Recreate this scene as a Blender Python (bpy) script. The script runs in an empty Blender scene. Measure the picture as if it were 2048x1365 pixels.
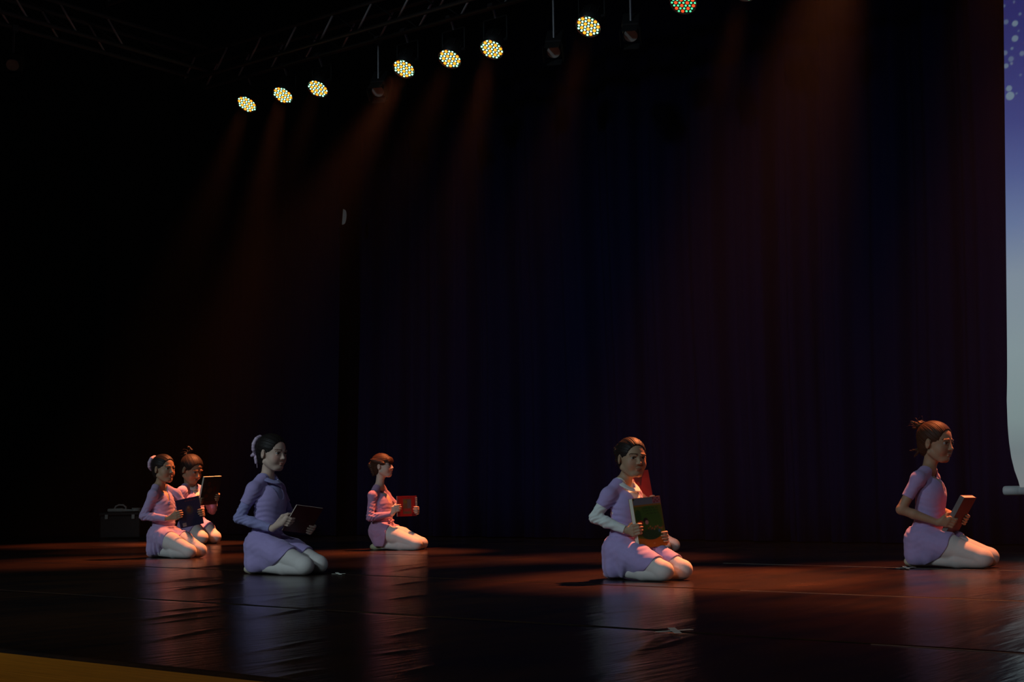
import bpy, bmesh, math, random
import numpy as np
from mathutils import Vector, Matrix
random.seed(7); RNG = np.random.RandomState(7)
SC = bpy.context.scene
COL = SC.collection
rad = math.radians

# ------------------------------------------------------------------ camera
F_PX, IW, IH = 2800.0, 2048.0, 1365.0
HC = 0.50
YAW, YH, SLOPE = rad(38.2), 980.0, -0.012
ROLL = math.atan(SLOPE)
PITCH = math.atan((YH - IH / 2) * math.cos(ROLL) / F_PX)
FWD = np.array([-math.sin(YAW) * math.cos(PITCH), math.cos(YAW) * math.cos(PITCH), math.sin(PITCH)])
_r0 = np.array([math.cos(YAW), math.sin(YAW), 0.0]); _u0 = np.cross(_r0, FWD)
CR = math.cos(ROLL) * _r0 + math.sin(ROLL) * _u0
CU = -math.sin(ROLL) * _r0 + math.cos(ROLL) * _u0
CP = np.array([0.0, 0.0, HC])
cam_d = bpy.data.cameras.new('camera'); cam_d.sensor_width = 36.0; cam_d.lens = 36.0 * F_PX / IW
cam_d.clip_end = 200
cam = bpy.data.objects.new('camera', cam_d); COL.objects.link(cam)
cam.matrix_world = Matrix([[CR[0], CU[0], -FWD[0], CP[0]], [CR[1], CU[1], -FWD[1], CP[1]], [CR[2], CU[2], -FWD[2], CP[2]], [0, 0, 0, 1]])
SC.camera = cam

def ray(px, py): return FWD + CR * (px - IW / 2) / F_PX - CU * (py - IH / 2) / F_PX
def on_floor(px, py, z=0.0):
    v = ray(px, py); return CP + v * (z - HC) / v[2]
def at_y(px, py, Y):
    v = ray(px, py); return CP + v * Y / v[1]

# ------------------------------------------------------------------ world, exposure
w = bpy.data.worlds.new('world'); SC.world = w; w.use_nodes = True
bg = w.node_tree.nodes['Background']; bg.inputs[0].default_value = (0.30, 0.32, 0.60, 1); bg.inputs[1].default_value = 0.0016
SC.view_settings.view_transform = 'Standard'; SC.view_settings.look = 'None'
SC.view_settings.exposure = 0.0; SC.view_settings.gamma = 1.0; SC.view_settings.use_curve_mapping = False
try: SC.cycles.volume_bounces = 0; SC.cycles.use_denoising = True
except Exception: pass

# ------------------------------------------------------------------ area / front light
def look(o, p, t):
    o.location = p
    o.rotation_euler = (Vector(t) - Vector(p)).to_track_quat('-Z', 'Y').to_euler()
def spot(name, p, t, watts, col, size, blend=0.6, radius=0.08):
    d = bpy.data.lights.new(name, 'SPOT'); d.energy = watts; d.color = col; d.spot_size = rad(size); d.spot_blend = blend
    d.shadow_soft_size = radius
    o = bpy.data.objects.new(name, d); COL.objects.link(o); look(o, p, t); return o
# cool front-of-house wash: the projector spill from the hall, on the house-right side of the camera
COOL = (0.70, 0.90, 1.0)
spot('front_wash_light', (-7.5, -8.5, 7.4), (-7.5, 7.0, 0.3), 2300, COOL, 40, 0.9, 0.5)
spot('front_wash_light', (0.5, -8.5, 7.4), (-4.2, 7.0, 0.3), 800, COOL, 38, 0.9, 0.5)
# warm fill light added above the stage lip to brighten its boards
spot('lip_fill_light', (-4.5, 1.2, 4.6), (-4.0, 1.9, 0.0), 36, (1.0, 0.72, 0.42), 60, 1.0, 0.1)
# amber stage wash: LED cans on the bar behind the dancers (position px on the bar, aim offset, watts)
AMBER = (1.0, 0.255, 0.085)

# ------------------------------------------------------------------ materials
def mat(name, col, rough=0.7, var=0.12, scale=30.0, bump=0.0, bscale=200.0, spec=0.4, emit=None, estr=0.0, sheen=0.0, metal=0.0, attr=None, stretch=None):
    m = bpy.data.materials.new(name); m.use_nodes = True; nt = m.node_tree; N = nt.nodes; Lk = nt.links
    b = N['Principled BSDF']; b.inputs['Roughness'].default_value = rough; b.inputs['Metallic'].default_value = metal
    b.inputs['Specular IOR Level'].default_value = spec
    if sheen: b.inputs['Sheen Weight'].default_value = sheen
    tc = N.new('ShaderNodeTexCoord'); src = tc.outputs['Object']
    if stretch:
        mp = N.new('ShaderNodeMapping'); mp.inputs['Scale'].default_value = stretch; Lk.new(src, mp.inputs[0]); src = mp.outputs[0]
    no = N.new('ShaderNodeTexNoise'); no.inputs['Scale'].default_value = scale; no.inputs['Detail'].default_value = 3
    Lk.new(src, no.inputs['Vector'])
    mx = N.new('ShaderNodeMix'); mx.data_type = 'RGBA'
    c = Vector(col)
    mx.inputs[6].default_value = (*(c * (1 - var)), 1); mx.inputs[7].default_value = (*(c * (1 + var)), 1)
    Lk.new(no.outputs[0], mx.inputs[0]); out = mx.outputs[2]
    if attr:
        at = N.new('ShaderNodeAttribute'); at.attribute_name = attr
        m2 = N.new('ShaderNodeMix'); m2.data_type = 'RGBA'; m2.blend_type = 'MULTIPLY'; m2.inputs[0].default_value = 1
        Lk.new(out, m2.inputs[6]); Lk.new(at.outputs['Color'], m2.inputs[7]); out = m2.outputs[2]
    Lk.new(out, b.inputs['Base Color'])
    if emit is not None:
        b.inputs['Emission Color'].default_value = (*emit, 1); b.inputs['Emission Strength'].default_value = estr
    if bump:
        n2 = N.new('ShaderNodeTexNoise'); n2.inputs['Scale'].default_value = bscale; Lk.new(src, n2.inputs['Vector'])
        bp = N.new('ShaderNodeBump'); bp.inputs['Strength'].default_value = bump; bp.inputs['Distance'].default_value = 0.01
        Lk.new(n2.outputs[0], bp.inputs['Height']); Lk.new(bp.outputs[0], b.inputs['Normal'])
    return m

M = {}
M['lilac'] = mat('lilac_jersey', (0.42, 0.33, 0.62), 0.85, 0.08, 40, sheen=0.2, spec=0.2)
M['lilac_blue'] = mat('periwinkle_jersey', (0.33, 0.31, 0.58), 0.85, 0.08, 40, sheen=0.2, spec=0.2)
M['lilac_pale'] = mat('pale_lilac_jersey', (0.45, 0.34, 0.56), 0.85, 0.08, 40, sheen=0.2, spec=0.2)
M['mauve'] = mat('mauve_jersey', (0.42, 0.25, 0.42), 0.85, 0.08, 40, sheen=0.2, spec=0.2)
M['white'] = mat('white_cotton', (0.72, 0.76, 0.74), 0.85, 0.04, 40, spec=0.2)
M['tights'] = mat('pale_tights', (0.68, 0.63, 0.60), 0.75, 0.04, 120, bump=0.05, bscale=400, spec=0.25)
M['shoe_cream'] = mat('cream_leather', (0.60, 0.52, 0.38), 0.7, 0.1, 60)
M['shoe_pink'] = mat('pink_leather', (0.62, 0.38, 0.46), 0.7, 0.1, 60)
M['shoe_green'] = mat('grey_green_leather', (0.40, 0.42, 0.26), 0.7, 0.2, 40)
M['skin'] = mat('fair_skin', (0.64, 0.45, 0.36), 0.55, 0.05, 25, attr='tint', spec=0.35)
M['skin_tan'] = mat('tan_skin', (0.40, 0.25, 0.155), 0.55, 0.05, 25, attr='tint', spec=0.35)
M['hair_dark'] = mat('dark_brown_hair', (0.014, 0.010, 0.009), 0.55, 0.3, 60, spec=0.22)
M['hair_brown'] = mat('brown_hair', (0.045, 0.020, 0.011), 0.55, 0.3, 60, spec=0.22)
M['ribbon'] = mat('lavender_satin', (0.62, 0.46, 0.60), 0.45, 0.08, 90)
M['eye_white'] = mat('eye_white', (0.30, 0.28, 0.27), 0.25, 0.03)
M['eye_dark'] = mat('dark_iris', (0.02, 0.012, 0.008), 0.15, 0.1)
M['paper'] = mat('book_pages', (0.66, 0.60, 0.50), 0.8, 0.08, 300)
M['print'] = mat('printed_cover', (1, 1, 1), 0.40, 0.02, 60, attr='ink')
M['logo'] = mat('dark_print', (0.03, 0.02, 0.05), 0.8, 0.1)
M['black'] = mat('matte_black_paint', (0.012, 0.012, 0.014), 0.6, 0.2)
M['alu'] = mat('grey_aluminium', (0.22, 0.22, 0.24), 0.45, 0.1, 20, metal=0.7)
M['truss_dark'] = mat('dull_dark_steel', (0.10, 0.10, 0.11), 0.6, 0.2, 20, spec=0.3)
M['brace'] = mat('light_catching_brace', (0.75, 0.76, 0.80), 0.5, 0.1, 20, spec=0.5)  # pale so the light these braces catch is put into their colour
M['chrome'] = mat('dull_chrome_rim', (0.35, 0.33, 0.32), 0.3, 0.1, 20, metal=0.9)
M['led_green'] = mat('led_mint', (0.1, 0.3, 0.2), 0.3, 0.02, emit=(0.30, 1.0, 0.55), estr=3.4)
M['led_amber'] = mat('led_amber', (0.4, 0.1, 0.02), 0.3, 0.02, emit=(1.0, 0.20, 0.012), estr=3.2)
M['led_green2'] = mat('led_mint_dim', (0.1, 0.3, 0.2), 0.3, 0.02, emit=(0.10, 0.95, 0.42), estr=1.25)
M['led_red2'] = mat('led_orange_dim', (0.4, 0.1, 0.02), 0.3, 0.02, emit=(1.0, 0.08, 0.02), estr=1.1)
M['tape'] = mat('white_cloth_tape', (0.92, 0.94, 0.82), 0.5, 0.12, 80)
M['seam'] = mat('worn_clear_tape', (0.13, 0.12, 0.10), 0.6, 0.7, 6)
M['wood'] = mat('orange_varnished_wood', (0.62, 0.235, 0.02), 0.45, 0.35, 4, stretch=(1, 14, 14), bump=0.1, bscale=30)
M['case'] = mat('case_black_vinyl', (0.007, 0.007, 0.008), 0.55, 0.2)
M['grey_plastic'] = mat('grey_plastic', (0.50, 0.51, 0.48), 0.5, 0.15)
M['wall'] = mat('black_wall_paint', (0.012, 0.012, 0.016), 0.9, 0.2)
M['screen_back'] = mat('screen_white_vinyl', (0.62, 0.66, 0.68), 0.6, 0.05)

def screen_mat():
    m = bpy.data.materials.new('projected_picture'); m.use_nodes = True; nt = m.node_tree; N = nt.nodes; Lk = nt.links
    b = N['Principled BSDF']; b.inputs['Base Color'].default_value = (0.25, 0.26, 0.27, 1); b.inputs['Roughness'].default_value = 0.8
    at = N.new('ShaderNodeAttribute'); at.attribute_name = 'ink'
    Lk.new(at.outputs['Color'], b.inputs['Emission Color']); b.inputs['Emission Strength'].default_value = 1.0
    return m
M['screen'] = screen_mat()

def floor_mat():
    m = bpy.data.materials.new('dark_stage_vinyl'); m.use_nodes = True; nt = m.node_tree; N = nt.nodes; Lk = nt.links
    b = N['Principled BSDF']
    tc = N.new('ShaderNodeTexCoord')
    rot = N.new('ShaderNodeMapping'); rot.inputs['Rotation'].default_value = (0, 0, rad(-12)); rot.inputs['Scale'].default_value = (1, 0.12, 1)
    Lk.new(tc.outputs['Object'], rot.inputs[0])
    st = N.new('ShaderNodeTexNoise'); st.inputs['Scale'].default_value = 9; st.inputs['Detail'].default_value = 5; Lk.new(rot.outputs[0], st.inputs['Vector'])
    n1 = N.new('ShaderNodeTexNoise'); n1.inputs['Scale'].default_value = 1.3; n1.inputs['Detail'].default_value = 6; Lk.new(tc.outputs['Object'], n1.inputs['Vector'])
    cr = N.new('ShaderNodeValToRGB'); cr.color_ramp.elements[0].position = 0.36; cr.color_ramp.elements[1].position = 0.66
    cr.color_ramp.elements[0].color = (0.012, 0.011, 0.012, 1); cr.color_ramp.elements[1].color = (0.046, 0.021, 0.011, 1)
    mx = N.new('ShaderNodeMath'); mx.operation = 'MULTIPLY_ADD'; mx.inputs[1].default_value = 0.5
    Lk.new(st.outputs[0], mx.inputs[0])
    m5 = N.new('ShaderNodeMath'); m5.operation = 'MULTIPLY'; m5.inputs[1].default_value = 0.5; Lk.new(n1.outputs[0], m5.inputs[0]); Lk.new(m5.outputs[0], mx.inputs[2])
    Lk.new(mx.outputs[0], cr.inputs[0]); Lk.new(cr.outputs[0], b.inputs['Base Color'])
    rr = N.new('ShaderNodeMapRange'); rr.inputs[3].default_value = 0.16; rr.inputs[4].default_value = 0.32; Lk.new(n1.outputs[0], rr.inputs[0]); Lk.new(rr.outputs[0], b.inputs['Roughness'])
    b.inputs['Specular IOR Level'].default_value = 0.22
    n3 = N.new('ShaderNodeTexNoise'); n3.inputs['Scale'].default_value = 30; n3.inputs['Detail'].default_value = 4; Lk.new(rot.outputs[0], n3.inputs['Vector'])
    bp = N.new('ShaderNodeBump'); bp.inputs['Strength'].default_value = 0.35; bp.inputs['Distance'].default_value = 0.006
    Lk.new(n3.outputs[0], bp.inputs['Height']); Lk.new(bp.outputs[0], b.inputs['Normal'])
    return m
M['floor'] = floor_mat()
M['curtain'] = mat('navy_velvet', (0.0048, 0.0044, 0.0260), 0.95, 0.25, 3, spec=0.05, stretch=(1, 1, 0.2))
M['leg'] = mat('black_drape', (0.010, 0.010, 0.012), 0.95, 0.25, 3, spec=0.1)

# ------------------------------------------------------------------ object helpers
def link(name, me, m=None, parent=None):
    o = bpy.data.objects.new(name, me); COL.objects.link(o)
    if m is not None and me is not None: me.materials.append(m)
    if parent: o.parent = parent
    return o
def tag(o, label=None, cat=None, group=None, kind=None):
    if label: o['label'] = label
    if cat: o['category'] = cat
    if group: o['group'] = group
    if kind: o['kind'] = kind
    return o
def empty(name, loc, rz=0.0, **k):
    o = bpy.data.objects.new(name, None); COL.objects.link(o); o.location = loc; o.rotation_euler = (0, 0, rz); o.empty_display_size = 0.1
    return tag(o, **k)
def mesh_np(name, V, Fc, smooth=True):
    me = bpy.data.meshes.new(name); V = np.asarray(V, np.float32); Fc = np.asarray(Fc, np.int32)
    n = Fc.shape[1]
    me.vertices.add(len(V)); me.vertices.foreach_set('co', V.ravel())
    me.loops.add(Fc.size); me.loops.foreach_set('vertex_index', Fc.ravel())
    me.polygons.add(len(Fc)); me.polygons.foreach_set('loop_start', np.arange(0, Fc.size, n, dtype=np.int32))
    me.polygons.foreach_set('use_smooth', np.full(len(Fc), smooth))
    me.update(calc_edges=True); me.validate(); return me
def paint(me, name, cols):
    a = me.color_attributes.new(name, 'FLOAT_COLOR', 'POINT'); c = np.ones((len(me.vertices), 4), np.float32); c[:, :3] = cols
    a.data.foreach_set('color', c.ravel())
def box_bm(bm, c, s, R=None, bev=0.0):
    r = bmesh.ops.create_cube(bm, size=1.0)['verts']
    for v in r:
        p = Vector((v.co.x * s[0], v.co.y * s[1], v.co.z * s[2]))
        if R is not None: p = R @ p
        v.co = p + Vector(c)
    if bev:
        es = list({e for v in r for e in v.link_edges}); bmesh.ops.bevel(bm, geom=es, offset=bev, segments=2, affect='EDGES', profile=0.5)
def tube_bm(bm, a, b, r, seg=8, r2=None):
    a = Vector(a); b = Vector(b); d = b - a; L = d.length
    mt = Matrix.Translation((a + b) / 2) @ d.to_track_quat('Z', 'Y').to_matrix().to_4x4()
    bmesh.ops.create_cone(bm, cap_ends=True, segments=seg, radius1=r, radius2=r if r2 is None else r2, depth=L, matrix=mt)
def bm_obj(name, bm, m, parent=None, smooth=False):
    me = bpy.data.meshes.new(name); bm.to_mesh(me); bm.free()
    if smooth:
        for p in me.polygons: p.use_smooth = True
    return link(name, me, m, parent)

def grid_faces(nu, nv):
    i, j = np.meshgrid(np.arange(nu - 1), np.arange(nv - 1), indexing='ij'); a = (i * nv + j).ravel()
    return np.stack([a, a + nv, a + nv + 1, a + 1], 1)

# ------------------------------------------------------------------ the setting
def ridge_field():
    rid = []
    # wrinkles seen in the photograph (two pixels on the floor each)
    seen = [((480, 1312), (650, 1277)), ((545, 1330), (640, 1312)), ((300, 1250), (440, 1231)), ((300, 1285), (440, 1256)), ((310, 1226), (440, 1213)),
            ((300, 1180), (440, 1170)), ((300, 1168), (410, 1155)), ((1430, 1176), (1540, 1155)), ((1625, 1180), (1680, 1168)), ((1150, 1160), (1215, 1147)),
            ((960, 1138), (1080, 1122)), ((860, 1145), (930, 1138)), ((780, 1275), (865, 1257)), ((780, 1200), (855, 1190)), ((785, 1172), (850, 1163)),
            ((780, 1145), (850, 1133)), ((640, 1120), (735, 1112)), ((300, 1108), (420, 1099)), ((540, 1361), (640, 1340)), ((760, 1310), (830, 1300)),
            ((1590, 1230), (1725, 1196)), ((1250, 1320), (1330, 1270)), ((1300, 1300), (1400, 1270)), ((1380, 1145), (1450, 1132)), ((1480, 1140), (1560, 1133)),
            ((490, 1210), (640, 1185)), ((500, 1240), (640, 1213)), ((1500, 1155), (1560, 1150)), ((120, 1100), (200, 1094)), ((200, 1110), (270, 1098)), ((820, 1345), (880, 1330))]
    for a, b in seen:
        A, B = on_floor(*a)[:2], on_floor(*b)[:2]; rid.append((A, B, random.uniform(0.014, 0.022), random.uniform(0.0028, 0.0048)))
    for _ in range(130):
        c = np.array([random.uniform(-13, -0.5), random.uniform(2.8, 9.8)]); an = rad(random.gauss(101, 6)); L = random.uniform(0.15, 0.5)
        d = np.array([math.cos(an), math.sin(an)]) * L; rid.append((c - d, c + d, random.uniform(0.015, 0.04), random.uniform(0.0012, 0.0042)))
    return rid
RID = ridge_field()
def floor_h(X, Y):
    h = 0.0006 * np.sin(X * 5.1 + 1.3 * np.sin(Y * 1.9)) * np.sin(Y * 1.7 + X) + 0.0004 * np.sin(X * 13 + Y * 2.2)
    for A, B, wd, am in RID:
        d = B - A; L2 = d @ d
        x0, x1 = min(A[0], B[0]) - 4 * wd, max(A[0], B[0]) + 4 * wd; y0, y1 = min(A[1], B[1]) - 4 * wd, max(A[1], B[1]) + 4 * wd
        m = (X > x0) & (X < x1) & (Y > y0) & (Y < y1)
        if not m.any(): continue
        px, py = X[m] - A[0], Y[m] - A[1]; t = np.clip((px * d[0] + py * d[1]) / L2, 0, 1)
        q = (px - t * d[0]) ** 2 + (py - t * d[1]) ** 2
        h[m] += am * np.sin(np.pi * np.clip(t * 0.9 + 0.05, 0, 1)) ** 0.6 * np.exp(-q / (wd * wd))
    return h
def build_floor():
    bm = bmesh.new(); box_bm(bm, (-7, 7.6, -0.11), (26, 10.0, 0.2))
    fl = tag(bm_obj('floor', bm, M['wall']), kind='structure')
    ys = [2.60, 4.23, 6.09, 8.20, 10.25, 12.4]
    for a, b in zip(ys[:-1], ys[1:]):
        xs = np.concatenate([np.linspace(-19, -14, 40)[:-1], np.linspace(-14, -0.5, 900), np.linspace(-0.5, 5, 40)[1:]])
        yv = np.linspace(a + 0.004, b - 0.004, 40)
        X, Y = np.meshgrid(xs, yv, indexing='ij'); Z = floor_h(X, Y)
        e = np.minimum(Y - a, b - Y); Z = Z * np.clip(e / 0.05, 0, 1) + 0.0
        nu, nv = X.shape
        V = np.stack([X.ravel(), Y.ravel(), Z.ravel()], 1); Fc = grid_faces(nu, nv)
        # thin skirt down to the slab
        rim = np.concatenate([np.arange(nu) * nv, [(nu - 1) * nv + j for j in range(1, nv)], (np.arange(nu)[::-1][1:]) * nv + nv - 1, [j for j in range(nv - 2, 0, -1)]]).astype(int)
        low = V[rim].copy(); low[:, 2] = -0.0095; base = len(V); V = np.concatenate([V, low]); n = len(rim); k = np.arange(n)
        Fr = np.stack([rim[k], base + k, base + (k + 1) % n, rim[(k + 1) % n]], 1); Fc = np.concatenate([Fc, Fr])
        link('vinyl_sheet', mesh_np('vinyl_sheet', V, Fc), M['floor'], fl)
    for y, x0, x1, wd in ((8.2, -4.7, 4, 0.010), (6.09, -3.4, 4, 0.008), (4.23, -1.9, 3, 0.006)):
        bm = bmesh.new(); box_bm(bm, ((x0 + x1) / 2, y, 0.0006), (x1 - x0, wd, 0.0012)); bm_obj('seam_tape', bm, M['seam'], fl)
    # varnished wooden stage lip, boards running along the edge
    bm = bmesh.new(); box_bm(bm, (-7, 1.35, -0.32), (26, 2.46, 0.5)); lip = tag(bm_obj('trim_1', bm, M['wall']), kind='structure')
    y = 2.585
    for k in range(4):
        wd = 0.28; x = -19
        while x < 5:
            L = 3.1 + random.uniform(-0.4, 0.4)
            bm = bmesh.new(); box_bm(bm, (x + L / 2, y - wd / 2, -0.022 + random.uniform(-0.001, 0.001)), (L - 0.004, wd - 0.006, 0.04), bev=0.003); bm_obj('plank', bm, M['wood'], lip); x += L
        y -= wd
build_floor()

def drape(name, P0, P1, z0, z1, m, per, amp, seed, nz=14, flip=1):
    rs = np.random.RandomState(seed); P0 = np.array(P0, float); P1 = np.array(P1, float); L = np.linalg.norm(P1 - P0); d = (P1 - P0) / L; n = np.array([-d[1], d[0]])
    nu = int(L / 0.03); u = np.linspace(0, L, nu); ph = np.zeros(nu)
    fr = 2 * np.pi / per * (1 + 0.35 * np.interp(u, np.linspace(0, L, 30), rs.uniform(-1, 1, 30))); ph = np.cumsum(fr) * (u[1] - u[0])
    am = amp * (1 + 0.4 * np.interp(u, np.linspace(0, L, 40), rs.uniform(-1, 1, 40)))
    z = np.linspace(z0, z1, nz); U, Z = np.meshgrid(u, z, indexing='ij'); PH = ph[:, None] + 0.5 * np.sin(Z * 0.8 + U * 0.9)
    t = (Z - z0) / (z1 - z0)
    off = -am[:, None] * (np.abs(np.sin(PH / 2)) * 1.6 - 0.8) * (1.0 - 0.25 * t) + 0.25 * am[:, None] * np.sin(PH * 2.7 + 1)
    V = np.stack([P0[0] + d[0] * U + n[0] * off, P0[1] + d[1] * U + n[1] * off, Z], -1).reshape(-1, 3)
    o = link(name, mesh_np(name, V, grid_faces(nu, nz)), m)
    s = o.modifiers.new('thick', 'SOLIDIFY'); s.thickness = 0.008
    return o
cur = drape('stage_curtain', (-13.0, 11.55), (5.0, 11.45), 0.012, 7.2, M['curtain'], 0.42, 0.13, 3)
tag(cur, 'wide dark navy pleated curtain hanging across the back of the stage', 'curtain')
for k, (x, y0, y1) in enumerate(((-13.9, 9.9, 11.3), (-14.9, 7.6, 9.2))):
    c = drape('side_curtain', (x, y0), (x, y1), 0.012, 7.2, M['leg'], 0.40, 0.06, 20 + k, 10)
    tag(c, ['black side drape next to the far left end of the navy curtain', 'black side drape hanging in the left wing, nearer than the other side drape'][k], 'curtain', 'black side drapes')
masking = drape('stage_curtain', (-13.6, 11.22), (float(at_y(681, 434, 11.2)[0]), 11.18), 0.012, 7.2, M['curtain'], 0.42, 0.05, 31, 10)
tag(masking, 'narrower dark pleated curtain hanging before the left end of the wide one', 'curtain')
for nm, c, s in (('wall_back', (-7, 12.7, 3.9), (26, 0.2, 8.2)), ('wall_left', (-20.1, 7.6, 3.9), (0.2, 10.4, 8.2)), ('ceiling', (-7, 7.6, 8.1), (26, 10.4, 0.2))):
    bm = bmesh.new(); box_bm(bm, c, s); tag(bm_obj(nm, bm, M['wall']), kind='structure')

# white half-moon plate sticking out behind the masking drape edge
bm = bmesh.new(); pc = at_y(685, 434, 11.02)
vs = [bm.verts.new((0.0, 0, 0.090)), bm.verts.new((0.0, 0, -0.088))]
for k in range(15):
    an = -1.45 + 2.9 * k / 14; vs.append(bm.verts.new((0.004 + 0.040 * math.cos(an) ** 0.6, 0, 0.086 * math.sin(an))))
f = bm.faces.new(vs); r = bmesh.ops.extrude_face_region(bm, geom=[f]); bmesh.ops.translate(bm, vec=(0, 0.012, 0), verts=[v for v in r['geom'] if isinstance(v, bmesh.types.BMVert)])
bmesh.ops.recalc_face_normals(bm, faces=bm.faces)
pl = bm_obj('wall_plate', bm, M['white']); pl.location = pc; pl.rotation_euler = (0, rad(4), rad(38))
tag(pl, 'small pale half-hidden oval plate hanging high before the navy curtain', 'plate')

# ------------------------------------------------------------------ projection screen at the right
def build_screen():
    Y = 10.8
    root = empty('projection_screen', (-3.60, Y, 0.447), label='tall white projection screen at right showing a blue to grey picture', cat='screen')
    zs = np.concatenate([np.linspace(0.47, 1.4, 50), np.arange(1.41, 5.6, 0.0075)]); us = np.concatenate([np.arange(0, 0.30, 0.006), np.arange(0.31, 4.201, 0.013)])
    xl = np.interp(zs, [0.47, 0.52, 0.60, 0.70, 0.82, 0.95, 1.14, 4.29, 6], [-3.592, -3.600, -3.622, -3.638, -3.648, -3.655, -3.660, -3.537, -3.47])
    U, Z = np.meshgrid(us, zs, indexing='ij'); XL = np.broadcast_to(xl, U.shape)
    Xr = 2 * (-1.5) - XL; X = XL + (Xr - XL) * U / 4.2
    YY = Y - 0.05 * np.exp(-((Z - 0.8) / 0.35) ** 2) * np.cos(U * 3.0) * np.exp(-U)
    V = np.stack([X, YY, Z], -1).reshape(-1, 3)
    def s2l(c): return (np.array(c) / 255.0) ** 2.2
    zk = [0.47, 0.75, 1.0, 1.5, 2.1, 2.5, 2.9, 3.3, 3.7, 4.2, 5.6]
    ck = np.array([s2l(c) for c in [(104, 108, 108), (96, 106, 108), (108, 124, 124), (116, 132, 136), (112, 126, 140), (88, 104, 140), (66, 78, 128), (50, 56, 112), (42, 46, 102), (36, 38, 92), (24, 26, 80)]])
    ink = np.stack([np.interp(Z.ravel(), zk, ck[:, k]) for k in range(3)], 1)
    X1, Z1 = X.ravel(), Z.ravel()
    dots = [(2012, 44, 5, 0.5), (2030, 47, 6, .9), (2030, 77, 6.5, .85), (2024, 97, 3, .6), (2010, 106, 5, .6), (2022, 118, 5.5, .5), (2023, 127, 3, .6), (2012, 132, 5, .8), (2018, 177, 6, .9), (2020, 192, 8.5, 1.0),
            (2044, 107, 5, .6), (2028, 4, 2, .6), (2040, 28, 3, .5), (2008, 12, 3, .5), (2033, 187, 2, .6), (2037, 62, 2, .4), (2041, 150, 2.5, .4)]
    for px, py, r, a in dots:
        c = at_y(px, py, Y); rr = r * 10.9 / F_PX; d = np.hypot(X1 - c[0], (Z1 - c[2])); m = np.clip((rr - d) / 0.008 + 0.5, 0, 1) * a * 0.75
        ink = ink * (1 - m[:, None]) + s2l((105, 125, 135)) * m[:, None]
    rs = np.random.RandomState(5)
    for _ in range(160):
        cx, cz, rr = rs.uniform(-3.2, 0.6), 3.2 + rs.beta(1.5, 1.2) * 2.3, rs.uniform(0.008, 0.05); d = np.hypot(X1 - cx, Z1 - cz); m = np.clip((rr - d) / 0.02 + 0.5, 0, 1) * 0.6
        ink = ink * (1 - m[:, None]) + s2l((105, 125, 135)) * m[:, None]
    me = mesh_np('picture_surface', V - np.array([-3.60, Y, 0.447]), grid_faces(len(us), len(zs))); paint(me, 'ink', ink)
    link('picture_surface', me, M['screen'], root)
    bm = bmesh.new(); tube_bm(bm, (-0.02, 0, 0), (4.2, 0, 0), 0.033, 20); bm_obj('weight_bar', bm, M['screen_back'], root, True)
    bm = bmesh.new(); tube_bm(bm, (-0.125, 0, 0), (0.0, 0, 0), 0.036, 20)
    es = [e for e in bm.edges if all(v.co.x < -0.12 for v in e.verts)]; bmesh.ops.bevel(bm, geom=es, offset=0.014, segments=3, affect='EDGES', profile=0.5)
    bm_obj('end_cap', bm, M['screen_back'], root, True)
    bm = bmesh.new(); box_bm(bm, (2.1, 0, 5.24), (4.5, 0.12, 0.12)); bm_obj('roller_case', bm, M['screen_back'], root)
    for x in (0.2, 4.0):
        bm = bmesh.new(); tube_bm(bm, (x, 0, 5.29), (x, 0, 7.6), 0.006, 6); bm_obj('hanging_cable', bm, M['alu'], root)
build_screen()

# ------------------------------------------------------------------ trusses
def truss(name, A, B, up, w, h, step, label, lean=1):
    A = Vector(A); B = Vector(B); d = (B - A).normalized(); L = (B - A).length; s = d.cross(Vector((0, 0, 1))).normalized() * w
    root = empty(name, A, 0, label=label, cat='truss', group='black lighting trusses')
    offs = [Vector((0, 0, 0)), s, Vector((0, 0, h)), s + Vector((0, 0, h))]
    for o in offs:
        bm = bmesh.new(); tube_bm(bm, o, o + d * L, 0.022, 10); bm_obj('chord', bm, M['truss_dark'], root, True)
    n = int(L / step)
    for side in (Vector((0, 0, 0)), s):
        for k in range(n):
            a = side + d * (k * step); b = side + d * (k * step + step * 0.38 * lean) + Vector((0, 0, h))
            bm = bmesh.new(); tube_bm(bm, a, b, 0.011, 6); bm_obj('brace', bm, M['brace'], root, True)
            a2 = side + d * ((k + 1) * step)
            bm = bmesh.new(); tube_bm(bm, b, a2, 0.008, 6); bm_obj('brace', bm, M['black'], root, True)  # return braces catch no light; that shade is put into the black
    return root
truss('lighting_truss', (-11.80, 9.65, 4.90), (1.2, 9.65, 4.84), 1, 0.3, 0.25, 0.52, 'long lighting truss rising over the row of glowing lamps')
truss('lighting_truss', (-11.60, 4.5, 4.90), (-11.60, 9.25, 4.90), 1, 0.3, 0.25, 0.53, 'side lighting truss running along the dark upper left corner', -1)
truss('lighting_truss', (-11.0, 7.8, 5.15), (-4.0, 7.9, 5.15), 1, 0.3, 0.25, 0.52, 'short dim truss above the left end of the lamp truss')

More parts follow.
